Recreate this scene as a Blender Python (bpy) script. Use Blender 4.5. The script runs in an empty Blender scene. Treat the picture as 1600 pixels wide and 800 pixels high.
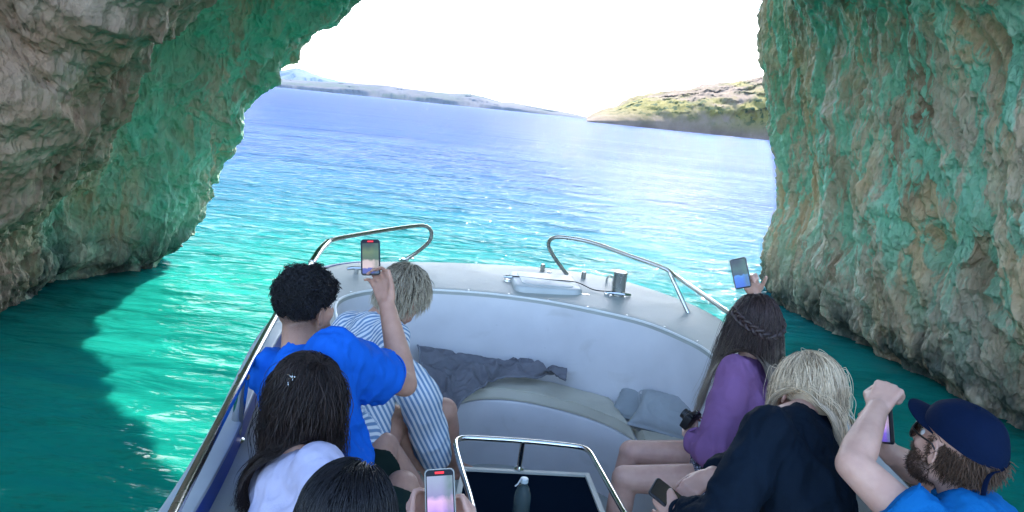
import bpy, bmesh, math, random
import numpy as np
from mathutils import Vector, Matrix, Quaternion, noise as mnoise
from math import sin, cos, pi, radians, sqrt, atan2, atan
random.seed(7)
rng = np.random.default_rng(7)
SC = bpy.context.scene
COL = SC.collection

# ------------------------------------------------------------------ camera
H = 2.5
F = 1155.0                                   # focal length in pixels of a 1600 wide frame
ROLL = radians(5.8)
PITCH = atan(226 / F)
fw = Vector((0, cos(PITCH), -sin(PITCH)))
up0 = Vector((0, sin(PITCH), cos(PITCH)))
r0 = Vector((1, 0, 0))
rightv = r0 * cos(ROLL) + up0 * sin(ROLL)
upv = -r0 * sin(ROLL) + up0 * cos(ROLL)
cam_d = bpy.data.cameras.new('camera')
cam = bpy.data.objects.new('camera', cam_d)
COL.objects.link(cam)
cam.matrix_world = Matrix(((rightv.x, upv.x, -fw.x, 0), (rightv.y, upv.y, -fw.y, 0),
                           (rightv.z, upv.z, -fw.z, H), (0, 0, 0, 1)))
cam_d.sensor_width = 36
cam_d.lens = 36 * F / 1600
cam_d.clip_start = 0.05
cam_d.clip_end = 60000
SC.camera = cam


def ray(px, py):
    x = px - 800; y = py - 400
    u = x * cos(ROLL) + y * sin(ROLL); v = -x * sin(ROLL) + y * cos(ROLL)
    return r0 * (u / F) - up0 * (v / F) + fw


def W(px, py, Y):
    d = ray(px, py)
    return Vector((0, 0, H)) + d * (Y / d.y)


def WZ(px, py, Z):
    d = ray(px, py)
    return Vector((0, 0, H)) + d * ((Z - H) / d.z)


# ------------------------------------------------------------------ light
SUN_EL = radians(40)
SUN_AZ = radians(14)                        # from +Y towards +X
w = bpy.data.worlds.new('World')
SC.world = w
w.use_nodes = True
nt = w.node_tree
nt.nodes.clear()
sky = nt.nodes.new('ShaderNodeTexSky')
sky.sky_type = 'NISHITA'
sky.sun_disc = False
sky.sun_elevation = SUN_EL
sky.sun_rotation = SUN_AZ
sky.air_density = 1.0
sky.dust_density = .8
sky.ozone_density = 1.0
bg = nt.nodes.new('ShaderNodeBackground')
bg.inputs['Strength'].default_value = 0.15
wo = nt.nodes.new('ShaderNodeOutputWorld')
nt.links.new(sky.outputs[0], bg.inputs['Color'])
nt.links.new(bg.outputs[0], wo.inputs['Surface'])

sun_d = bpy.data.lights.new('sun', 'SUN')
sun_d.energy = 2.9
sun_d.angle = radians(0.53)
sun_d.color = (1.0, 0.95, 0.87)
sun = bpy.data.objects.new('sun', sun_d)
COL.objects.link(sun)
sdir = Vector((sin(SUN_AZ) * cos(SUN_EL), cos(SUN_AZ) * cos(SUN_EL), sin(SUN_EL)))   # towards the sun
sun.rotation_euler = sdir.to_track_quat('Z', 'Y').to_euler()
sun.location = sdir * 60

SC.view_settings.view_transform = 'Standard'
SC.view_settings.look = 'None'
SC.view_settings.gamma = 1
SC.view_settings.use_curve_mapping = False
SC.view_settings.exposure = 2.45
SC.cycles.use_denoising = True
SC.cycles.max_bounces = 8
SC.cycles.diffuse_bounces = 5
SC.cycles.glossy_bounces = 3
SC.cycles.transmission_bounces = 5
SC.cycles.volume_bounces = 0
SC.cycles.sample_clamp_indirect = 8
SC.cycles.caustics_reflective = False
SC.cycles.caustics_refractive = False


# ------------------------------------------------------------------ helpers
def tag(o, label=None, cat=None, group=None, kind=None):
    if label: o['label'] = label
    if cat: o['category'] = cat
    if group: o['group'] = group
    if kind: o['kind'] = kind
    return o


def empty(name, loc=(0, 0, 0)):
    o = bpy.data.objects.new(name, None)
    o.location = loc
    o.empty_display_size = .1
    COL.objects.link(o)
    return o


def link(name, me, mat=None, parent=None):
    """link a mesh given in world coordinates; children keep their world place"""
    o = bpy.data.objects.new(name, me)
    COL.objects.link(o)
    if mat is not None:
        for m in (mat if isinstance(mat, (list, tuple)) else [mat]):
            me.materials.append(m)
    if parent is not None:
        o.parent = parent
        p = parent
        off = Vector((0, 0, 0))
        while p is not None:
            off += Vector(p.location); p = p.parent
        o.location = -off
    return o


def mesh_np(name, V, Fq, smooth=True):
    me = bpy.data.meshes.new(name)
    V = np.asarray(V, dtype=np.float32)
    Fq = np.asarray(Fq, dtype=np.int32)
    n = Fq.shape[1]
    me.vertices.add(len(V)); me.vertices.foreach_set('co', V.ravel())
    me.loops.add(Fq.size); me.loops.foreach_set('vertex_index', Fq.ravel())
    me.polygons.add(len(Fq))
    me.polygons.foreach_set('loop_start', np.arange(0, Fq.size, n, dtype=np.int32))
    me.polygons.foreach_set('loop_total', np.full(len(Fq), n, dtype=np.int32))
    me.polygons.foreach_set('use_smooth', np.full(len(Fq), smooth))
    me.update(calc_edges=True)
    me.validate()
    return me


def grid_faces(ni, nj, closed_i=False, closed_j=False):
    i = np.arange(ni if closed_i else ni - 1)
    j = np.arange(nj if closed_j else nj - 1)
    I, J = np.meshgrid(i, j, indexing='ij')
    I2 = (I + 1) % ni; J2 = (J + 1) % nj
    return np.stack([I * nj + J, I2 * nj + J, I2 * nj + J2, I * nj + J2], -1).reshape(-1, 4)


def hash3(ix, iy, iz, s):
    h = (ix.astype(np.int64) * 374761393 + iy.astype(np.int64) * 668265263 + iz.astype(np.int64) * 2147483647 + s * 144665) & 0xFFFFFFFF
    h = ((h ^ (h >> 13)) * 1274126177) & 0xFFFFFFFF
    h = ((h ^ (h >> 16)) * 2246822519) & 0xFFFFFFFF
    h = h ^ (h >> 15)
    return h / 4294967295.0


def vnoise(P, s=0):
    """value noise, roughly -1..1, P is (n,3)"""
    f = np.floor(P); t = P - f; i = f.astype(np.int64)
    t = t * t * t * (t * (t * 6 - 15) + 10)
    r = 0
    for dx in (0, 1):
        for dy in (0, 1):
            for dz in (0, 1):
                wgt = (t[:, 0] if dx else 1 - t[:, 0]) * (t[:, 1] if dy else 1 - t[:, 1]) * (t[:, 2] if dz else 1 - t[:, 2])
                r = r + wgt * hash3(i[:, 0] + dx, i[:, 1] + dy, i[:, 2] + dz, s)
    return r * 2 - 1


def fbm(P, oct=4, s=0, gain=.5, ridged=False):
    a = 1; r = 0; n = 0
    for k in range(oct):
        v = vnoise(P * (2.03 ** k) + k * 7.7, s + k)
        if ridged: v = 1 - 2 * np.abs(v)
        r = r + a * v; n += a; a *= gain
    return r / n


def worley(P, s=0):
    """distance to nearest and second nearest feature points"""
    f = np.floor(P).astype(np.int64)
    d1 = np.full(len(P), 9.0); d2 = np.full(len(P), 9.0)
    for dx in (-1, 0, 1):
        for dy in (-1, 0, 1):
            for dz in (-1, 0, 1):
                cx = f[:, 0] + dx; cy = f[:, 1] + dy; cz = f[:, 2] + dz
                d = np.sqrt((cx + hash3(cx, cy, cz, s) - P[:, 0]) ** 2 + (cy + hash3(cx, cy, cz, s + 11) - P[:, 1]) ** 2 + (cz + hash3(cx, cy, cz, s + 23) - P[:, 2]) ** 2)
                m = d < d1
                d2 = np.where(m, d1, np.minimum(d2, d))
                d1 = np.where(m, d, d1)
    return d1, d2


def sstep(a, b, x):
    t = np.clip((x - a) / (b - a), 0, 1)
    return t * t * (3 - 2 * t)


def new_mat(name):
    m = bpy.data.materials.new(name)
    m.use_nodes = True
    n = m.node_tree
    b = n.nodes['Principled BSDF']
    return m, n, b


def pmat(name, col, rough=.5, metal=0, bump=0, bscale=40, var=0, vscale=6, spec=None, sss=0, coat=0, stretch=(1, 1, 1), trans=0, ior=None, scuff=0):
    m, n, b = new_mat(name)
    b.inputs['Base Color'].default_value = (*col, 1)
    b.inputs['Roughness'].default_value = rough
    b.inputs['Metallic'].default_value = metal
    if spec is not None: b.inputs['Specular IOR Level'].default_value = spec
    if coat: b.inputs['Coat Weight'].default_value = coat
    if trans: b.inputs['Transmission Weight'].default_value = trans
    if ior: b.inputs['IOR'].default_value = ior
    if sss:
        b.inputs['Subsurface Weight'].default_value = sss
        b.inputs['Subsurface Radius'].default_value = (.012, .004, .002)
        b.inputs['Subsurface Scale'].default_value = 1
    tc = n.nodes.new('ShaderNodeTexCoord')
    mp = n.nodes.new('ShaderNodeMapping')
    mp.inputs['Scale'].default_value = stretch
    n.links.new(tc.outputs['Object'], mp.inputs[0])
    if var:
        t = n.nodes.new('ShaderNodeTexNoise'); t.inputs['Scale'].default_value = vscale; t.inputs['Detail'].default_value = 5
        n.links.new(mp.outputs[0], t.inputs[0])
        mr = n.nodes.new('ShaderNodeMapRange')
        mr.inputs['From Min'].default_value = .3; mr.inputs['From Max'].default_value = .7
        mr.inputs['To Min'].default_value = 1 - var; mr.inputs['To Max'].default_value = 1 + var
        n.links.new(t.outputs[0], mr.inputs[0])
        vm = n.nodes.new('ShaderNodeVectorMath'); vm.operation = 'SCALE'
        vm.inputs[0].default_value = col
        n.links.new(mr.outputs[0], vm.inputs['Scale'])
        n.links.new(vm.outputs[0], b.inputs['Base Color'])
        mr2 = n.nodes.new('ShaderNodeMapRange')
        mr2.inputs['To Min'].default_value = max(.03, rough - .12); mr2.inputs['To Max'].default_value = min(1, rough + .12)
        n.links.new(t.outputs[0], mr2.inputs[0])
        n.links.new(mr2.outputs[0], b.inputs['Roughness'])
    if scuff:
        src = b.inputs['Base Color'].links[0].from_socket
        for sc_, lo_, hi_, colr in ((26, .72, .78, (.22, .21, .19)), (5, .60, .80, (.34, .31, .25))):
            t = n.nodes.new('ShaderNodeTexNoise'); t.inputs['Scale'].default_value = sc_; t.inputs['Detail'].default_value = 8; t.inputs['Distortion'].default_value = .8
            n.links.new(tc.outputs['Object'], t.inputs[0])
            mrs = n.nodes.new('ShaderNodeMapRange'); mrs.inputs[1].default_value = lo_; mrs.inputs[2].default_value = hi_; mrs.inputs[4].default_value = scuff
            n.links.new(t.outputs[0], mrs.inputs[0])
            mxs = n.nodes.new('ShaderNodeMix'); mxs.data_type = 'RGBA'; n.links.new(mrs.outputs[0], mxs.inputs[0]); n.links.new(src, mxs.inputs[6]); mxs.inputs[7].default_value = (*colr, 1)
            src = mxs.outputs[2]
        n.links.new(src, b.inputs['Base Color'])
    if bump:
        t = n.nodes.new('ShaderNodeTexNoise'); t.inputs['Scale'].default_value = bscale; t.inputs['Detail'].default_value = 6
        n.links.new(mp.outputs[0], t.inputs[0])
        bp = n.nodes.new('ShaderNodeBump'); bp.inputs['Distance'].default_value = bump
        n.links.new(t.outputs[0], bp.inputs['Height'])
        n.links.new(bp.outputs[0], b.inputs['Normal'])
    return m


# ------------------------------------------------------------------ cave
# inner profile at several distances: left foot up to the crown and down to the right foot, (x, z)
SECT = {  # unseen crown and open rear shaped to admit sky light and block sun
    1.6: ([(-8.6, -3), (-8.6, 0), (-8.7, 2.0), (-8.8, 4.0), (-8.6, 6.4), (-7.6, 8.8), (-5.4, 10.6), (-2.4, 11.4)], [(8.0, -3), (8.0, 0), (8.1, 2.0), (8.2, 4.0), (8.0, 6.4), (7.2, 8.8), (5.2, 10.6), (2.4, 11.4)]),
    3.6: ([(-6.2, -3), (-6.0, 0), (-5.9, 1.2), (-5.8, 2.6), (-5.5, 4.2), (-4.8, 6.0), (-3.6, 7.8), (-1.6, 8.8)], [(6.0, -3), (5.9, 0), (5.8, 1.5), (5.7, 3.0), (5.4, 4.6), (4.8, 6.2), (3.6, 7.8), (1.6, 8.8)]),
    5.0: ([(-5.0, -3), (-4.75, 0), (-4.65, .6), (-4.4, 1.2), (-3.9, 1.7), (-3.5, 2.3), (-3.1, 3.0), (-1.3, 4.55)], [(5.1, -3), (4.95, 0), (4.6, 1.3), (4.3, 2.4), (4.1, 3.4), (3.7, 4.0), (2.8, 4.4), (1.2, 4.65)]),
    6.4: ([(-5.1, -3), (-4.75, 0), (-4.7, .7), (-4.3, 1.3), (-3.75, 1.8), (-3.5, 2.3), (-3.2, 2.9), (-1.4, 4.5)], [(5.0, -3), (4.75, 0), (4.4, 1.3), (4.15, 2.4), (3.9, 3.4), (3.6, 4.1), (2.7, 4.4), (1.2, 4.6)]),
    8.2: ([(-5.3, -3), (-5.05, 0), (-5.2, .5), (-5.1, 1.1), (-4.8, 1.8), (-4.5, 2.5), (-4.0, 3.3), (-1.5, 4.7)], [(4.9, -3), (4.5, 0), (4.3, 1.2), (4.1, 2.3), (3.85, 3.4), (3.6, 4.2), (2.7, 4.5), (1.2, 4.65)]),
    10.0: ([(-5.0, -3), (-4.78, 0), (-4.5, .45), (-4.24, 1.11), (-3.9, 1.95), (-3.52, 2.5), (-2.92, 3.25), (-1.5, 4.4)], [(4.7, -3), (4.25, 0), (4.15, 1.0), (4.0, 2.1), (3.8, 3.2), (3.55, 4.2), (2.8, 4.9), (1.6, 5.4)]),
    10.8: ([(-6.6, -3), (-6.5, 0), (-6.2, .5), (-5.8, 1.2), (-5.3, 2.1), (-4.6, 2.9), (-3.3, 3.8), (-1.6, 4.9)], [(4.9, -3), (4.3, 0), (4.2, .9), (4.1, 1.9), (3.9, 3.0), (3.65, 4.1), (3.0, 5.2), (1.7, 6.0)]),
    12.3: ([(-8.0, -3), (-7.9, 0), (-7.7, .8), (-7.2, 1.8), (-6.6, 2.8), (-5.6, 4.2), (-4.2, 6.2), (-2.4, 8.6)], [(5.0, -3), (4.50, 0), (4.40, .73), (4.33, 1.71), (4.02, 2.64), (3.75, 3.9), (3.5, 6.2), (2.4, 9.4)]),
    13.2: ([(-12.0, -3), (-11.9, 0), (-11.6, 1.0), (-11.0, 2.2), (-9.8, 3.6), (-8.0, 5.6), (-6.0, 8.2), (-3.0, 10.2)], [(6.4, -3), (6.2, 0), (6.0, .9), (5.8, 2.0), (5.4, 3.2), (4.8, 5.2), (4.2, 8.0), (2.8, 10.8)]),
}


def catmull(P, n):
    P = np.asarray(P, float)
    m = len(P)
    t = np.linspace(0, m - 1, n)
    i = np.minimum(np.floor(t).astype(int), m - 2); f = (t - i)[:, None]
    p0 = P[np.maximum(i - 1, 0)]; p1 = P[i]; p2 = P[i + 1]; p3 = P[np.minimum(i + 2, m - 1)]
    return .5 * (2 * p1 + (p2 - p0) * f + (2 * p0 - 5 * p1 + 4 * p2 - p3) * f * f + (3 * p1 - 3 * p2 + p3 - p0) * f ** 3)


def build_cave():
    ys = sorted(SECT)
    NJ = 1000
    prof = []
    for y in ys:
        L, Rr = SECT[y]
        crown = [((L[-1][0] + Rr[-1][0]) / 2, max(L[-1][1], Rr[-1][1]) + .12)]
        pts = L + crown + Rr[::-1]
        # parameter grid: denser between water and 4 m, sparse at the crown
        c = catmull(pts, 1601)
        prof.append(c)
    prof = np.array(prof)                      # sections x 1601 x 2
    # j parameter remap
    u = np.linspace(0, 1, 1601)
    dens = np.ones(1601)
    k = len(SECT[5.0][0]) * 2
    un = u * k
    dens[un < .7] = .15; dens[un > k - .7] = .15
    dens[(un > 6.6) & (un < k - 6.6)] = .25
    cs = np.concatenate([[0], np.cumsum((dens[1:] + dens[:-1]) / 2)]); cs /= cs[-1]
    uj = np.interp(np.linspace(0, 1, NJ), cs, u)
    prof = np.stack([[np.interp(uj, u, pr[:, d]) for d in (0, 1)] for pr in prof])   # S x 2 x NJ
    # y positions, dense where seen
    yv = np.concatenate([np.linspace(1.6, 3.4, 30)[:-1], np.linspace(3.4, 5, 70)[:-1], np.linspace(5, 12.4, 560)[:-1], np.linspace(12.4, 13.2, 30)])
    NI = len(yv)
    # smooth interpolation between the sections
    from_y = np.array(ys)
    base = np.zeros((NI, NJ, 3))
    idx = np.clip(np.searchsorted(from_y, yv, side='right') - 1, 0, len(ys) - 2)
    for a in range(NI):
        i = idx[a]; y0, y1 = from_y[i], from_y[i + 1]; t = (yv[a] - y0) / (y1 - y0)
        P1 = prof[i]; P2 = prof[i + 1]
        m1 = (prof[i + 1] - prof[i - 1]) / (from_y[i + 1] - from_y[i - 1]) if i > 0 else (P2 - P1) / (y1 - y0)
        m2 = (prof[i + 2] - prof[i]) / (from_y[i + 2] - from_y[i]) if i + 2 < len(ys) else (P2 - P1) / (y1 - y0)
        h = y1 - y0
        c = (2 * t ** 3 - 3 * t ** 2 + 1) * P1 + (t ** 3 - 2 * t ** 2 + t) * h * m1 + (-2 * t ** 3 + 3 * t ** 2) * P2 + (t ** 3 - t ** 2) * h * m2
        base[a, :, 0] = c[0]; base[a, :, 1] = yv[a]; base[a, :, 2] = c[1]
    # normals (pointing to the inside)
    di = np.gradient(base, axis=0); dj = np.gradient(base, axis=1)
    nr = np.cross(di, dj); nr /= np.linalg.norm(nr, axis=2, keepdims=True) + 1e-9
    cen = np.array([0, 0, 2.0])
    flip = np.sign(np.sum(nr[:, NJ // 2] * np.array([0, 0, -1.0]), axis=1))
    nr *= flip[:, None, None]
    B = base.reshape(-1, 3); N = nr.reshape(-1, 3)
    # tangent frame coordinates: s along the tunnel, t up the wall
    arc = np.concatenate([np.zeros((NI, 1)), np.cumsum(np.linalg.norm(np.diff(base, axis=1), axis=2), axis=1)], axis=1).reshape(-1)
    left = B[:, 0] < 0
    S = B[:, 1].copy(); T = arc
    # drips lean: left side ridges run up and towards the mouth
    warp = fbm(B * .9, 3, 50)
    warp2 = fbm(B * 2.2, 3, 60)
    Sl = S + .15 * B[:, 2] * left
    Q = np.stack([Sl + .35 * warp + .12 * warp2, T + .3 * warp, B[:, 0] * .15], 1)
    d = np.where(left, .22, .30) * fbm(B * np.array([.45, .45, .5]), 3, 1)                    # big swells
    d += .17 * fbm(Q * np.array([1.3, .45, 1]), 3, 9)
    a1, a2 = worley(Q * np.array([2.6, 1.35, 1]), 3)
    d += np.where(left, -.17 * (.5 - a1), .12 * (.55 - a1)) * 1.2                     # bulging scallops with creases between them
    a1, a2 = worley(Q * np.array([7.5, 4.0, 1]) + 3.3, 5)
    ramp = .55 - a1
    d += np.where(left, -.12, .07) * ramp
    rd = fbm(Q * np.array([4.2, 1.25, 1]), 4, 21, .55, ridged=True)
    d += np.where(left, .085, .085) * rd
    fl = fbm(Q * np.array([9, 2.0, 1]), 3, 31, .55, ridged=True)
    d += .05 * fl
    b1, b2 = worley(B * np.array([14, 14, 9]), 6)
    d += .022 * (b2 - b1 - .25)
    fine = fbm(B * 9, 3, 41)
    d += .03 * fine
    kn1, kn2 = worley(B * 11.0, 77)
    knob = sstep(1.5, .0, B[:, 2])
    d += .035 * knob * (.5 - kn1)
    # hollows: dark pockets in the right wall and the undercut notch at the waterline
    for (hx, hy, hz, sy, sz, dep) in [(4.2, 9.3, 1.75, .22, .55, .38), (4.2, 10.1, 1.6, .25, .4, .22), (4.2, 7.6, 1.55, .3, .35, .34), (4.2, 6.7, 1.5, .22, .3, .34),
                                      (4.6, 6.15, .35, .45, .55, .55), (-4.9, 7.3, .1, .5, .22, .25), (-4.9, 8.6, .05, .7, .18, .25)]:
        m = ((B[:, 0] > 0) == (hx > 0))
        q = ((B[:, 1] - hy) / sy) ** 2 + ((B[:, 2] - hz) / sz) ** 2
        d -= m * dep * np.exp(-q * (1 + .5 * warp2)) * (1 + .5 * fine)
    d -= .16 * sstep(.25, .0, B[:, 2]) * (1 + .6 * fbm(B * 2.1, 2, 90))
    V = B + N * d[:, None]
    # damp the displacement far behind
    V = V.reshape(NI, NJ, 3)
    # outer shell: unseen top and sides of the rock, added to block the sun
    def shell(scale, y, dz):
        P = base[0 if y < 0 else -1].copy()
        c = np.array([0, 0])
        P[:, 0] = P[:, 0] * scale
        P[:, 2] = np.where(P[:, 2] > 0, P[:, 2] * (1 + (scale - 1) * .45) + dz, P[:, 2])
        P[:, 1] = y
        return P
    loops = [V]
    for sc_, y, dz in [(1.35, 13.6, .3), (1.9, 13.8, .9), (2.2, 12.5, 1.3), (2.25, 9, 1.8), (2.1, 5, 2.0), (1.8, 3, 1.9), (1.4, 1.9, 1.5), (1.15, 1.4, .6)]:
        P = shell(sc_, y, dz)
        P = P + .5 * np.stack([fbm(P * .7, 4, 200), fbm(P * .7, 4, 210), fbm(P * .7, 4, 220)], 1)
        loops.append(P[None])
    V = np.concatenate(loops, 0)
    ni = V.shape[0]
    me = mesh_np('cave_cliff', V.reshape(-1, 3), grid_faces(ni, NJ, closed_i=True))
    # cavity value: low in creases
    dd = np.zeros(ni * NJ, np.float32)
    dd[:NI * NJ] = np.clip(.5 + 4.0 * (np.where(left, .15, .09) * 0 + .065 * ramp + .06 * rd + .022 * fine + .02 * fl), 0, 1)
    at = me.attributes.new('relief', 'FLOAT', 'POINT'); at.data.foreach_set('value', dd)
    return me


def rock_material():
    m, n, b = new_mat('rock')
    L = n.links.new
    nd = n.nodes.new
    tc = nd('ShaderNodeTexCoord')
    sx = nd('ShaderNodeSeparateXYZ'); L(tc.outputs['Object'], sx.inputs[0])
    mp = nd('ShaderNodeMapping'); mp.inputs['Scale'].default_value = (1.0, 1.0, .45); L(tc.outputs['Object'], mp.inputs[0])

    def noise(scale, det=6, src=mp.outputs[0], rough=.55, dist=0):
        t = nd('ShaderNodeTexNoise'); t.inputs['Scale'].default_value = scale; t.inputs['Detail'].default_value = det
        t.inputs['Roughness'].default_value = rough; t.inputs['Distortion'].default_value = dist
        L(src, t.inputs[0]); return t.outputs[0]

    def mr(v, a, b_, c=0, d=1, smooth=True):
        t = nd('ShaderNodeMapRange'); t.interpolation_type = 'SMOOTHSTEP' if smooth else 'LINEAR'
        L(v, t.inputs[0])
        for k, x in zip((1, 2, 3, 4), (a, b_, c, d)): t.inputs[k].default_value = x
        return t.outputs[0]

    def mix(fac, A, B, mode='MIX'):
        t = nd('ShaderNodeMix'); t.data_type = 'RGBA'; t.blend_type = mode
        if isinstance(fac, (int, float)): t.inputs[0].default_value = fac
        else: L(fac, t.inputs[0])
        for k, x in ((6, A), (7, B)):
            if isinstance(x, tuple): t.inputs[k].default_value = (*x, 1)
            else: L(x, t.inputs[k])
        return t.outputs[2]

    def mul(a, b_):
        t = nd('ShaderNodeMath'); t.operation = 'MULTIPLY'
        L(a, t.inputs[0])
        if isinstance(b_, (int, float)): t.inputs[1].default_value = b_
        else: L(b_, t.inputs[1])
        return t.outputs[0]
    grey = (.62, .45, .34); tan = (.70, .43, .26); pale = (.82, .65, .47); brown = (.34, .19, .12); mint_bounce = (.27, .62, .44)
    c = mix(mr(noise(.9), .40, .60), grey, tan)
    c = mix(mr(noise(3.0, 8), .52, .68), c, pale)
    c = mix(mr(noise(1.6, 7, dist=.6), .52, .66), c, brown)
    # green bounce light of the water painted into the stone: on the right wall and on the outer part of the left wall
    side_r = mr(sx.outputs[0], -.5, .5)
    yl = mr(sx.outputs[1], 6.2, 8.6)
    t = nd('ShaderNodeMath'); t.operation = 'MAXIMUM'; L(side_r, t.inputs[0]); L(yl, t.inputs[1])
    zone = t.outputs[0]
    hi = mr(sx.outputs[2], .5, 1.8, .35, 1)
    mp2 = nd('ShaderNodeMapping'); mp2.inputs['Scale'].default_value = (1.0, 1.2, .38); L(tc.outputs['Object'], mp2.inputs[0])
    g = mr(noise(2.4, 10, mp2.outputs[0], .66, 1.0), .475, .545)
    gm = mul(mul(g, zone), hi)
    c = mix(mul(gm, .9), c, mint_bounce)
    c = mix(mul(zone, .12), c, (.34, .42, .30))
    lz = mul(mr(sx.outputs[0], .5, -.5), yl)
    c = mix(mul(mul(lz, mr(noise(1.5, 5), .35, .6)), .72), c, (.17, .54, .36))  # green water glow put into the outer left wall's colour
    # dark wet belt near the water, browner on the inner left wall
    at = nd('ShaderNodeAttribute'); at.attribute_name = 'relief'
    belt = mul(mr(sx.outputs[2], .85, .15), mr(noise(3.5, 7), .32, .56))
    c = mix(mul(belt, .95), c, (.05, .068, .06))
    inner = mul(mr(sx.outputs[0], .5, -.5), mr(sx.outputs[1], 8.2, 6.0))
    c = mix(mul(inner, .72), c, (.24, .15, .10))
    # paler where the relief value is high
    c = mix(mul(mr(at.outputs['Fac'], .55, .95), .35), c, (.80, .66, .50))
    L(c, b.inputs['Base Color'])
    b.inputs['Roughness'].default_value = .72
    b.inputs['Specular IOR Level'].default_value = .22
    wet = mr(noise(4, 4), .4, .7, .6, .95)
    L(wet, b.inputs['Roughness'])
    bp = nd('ShaderNodeBump'); bp.inputs['Distance'].default_value = .06; bp.inputs['Strength'].default_value = .9
    L(noise(11, 10, tc.outputs['Object'], .68), bp.inputs['Height'])
    vo = nd('ShaderNodeTexVoronoi'); vo.inputs['Scale'].default_value = 16; vo.feature = 'F1'
    wm = nd('ShaderNodeVectorMath'); wm.operation = 'MULTIPLY_ADD'; wm.inputs[1].default_value = (.12, .12, .12)
    wn = nd('ShaderNodeTexNoise'); wn.inputs['Scale'].default_value = 5; wn.inputs['Detail'].default_value = 4
    L(mp.outputs[0], wn.inputs[0]); L(wn.outputs['Color'], wm.inputs[0]); L(mp.outputs[0], wm.inputs[2]); L(wm.outputs[0], vo.inputs['Vector'])
    bp2 = nd('ShaderNodeBump'); bp2.inputs['Distance'].default_value = .045; L(vo.outputs['Distance'], bp2.inputs['Height']); L(bp.outputs[0], bp2.inputs['Normal'])
    L(bp2.outputs[0], b.inputs['Normal'])
    return m


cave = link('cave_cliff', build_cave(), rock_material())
tag(cave, kind='structure')
_me = cave.data


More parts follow.
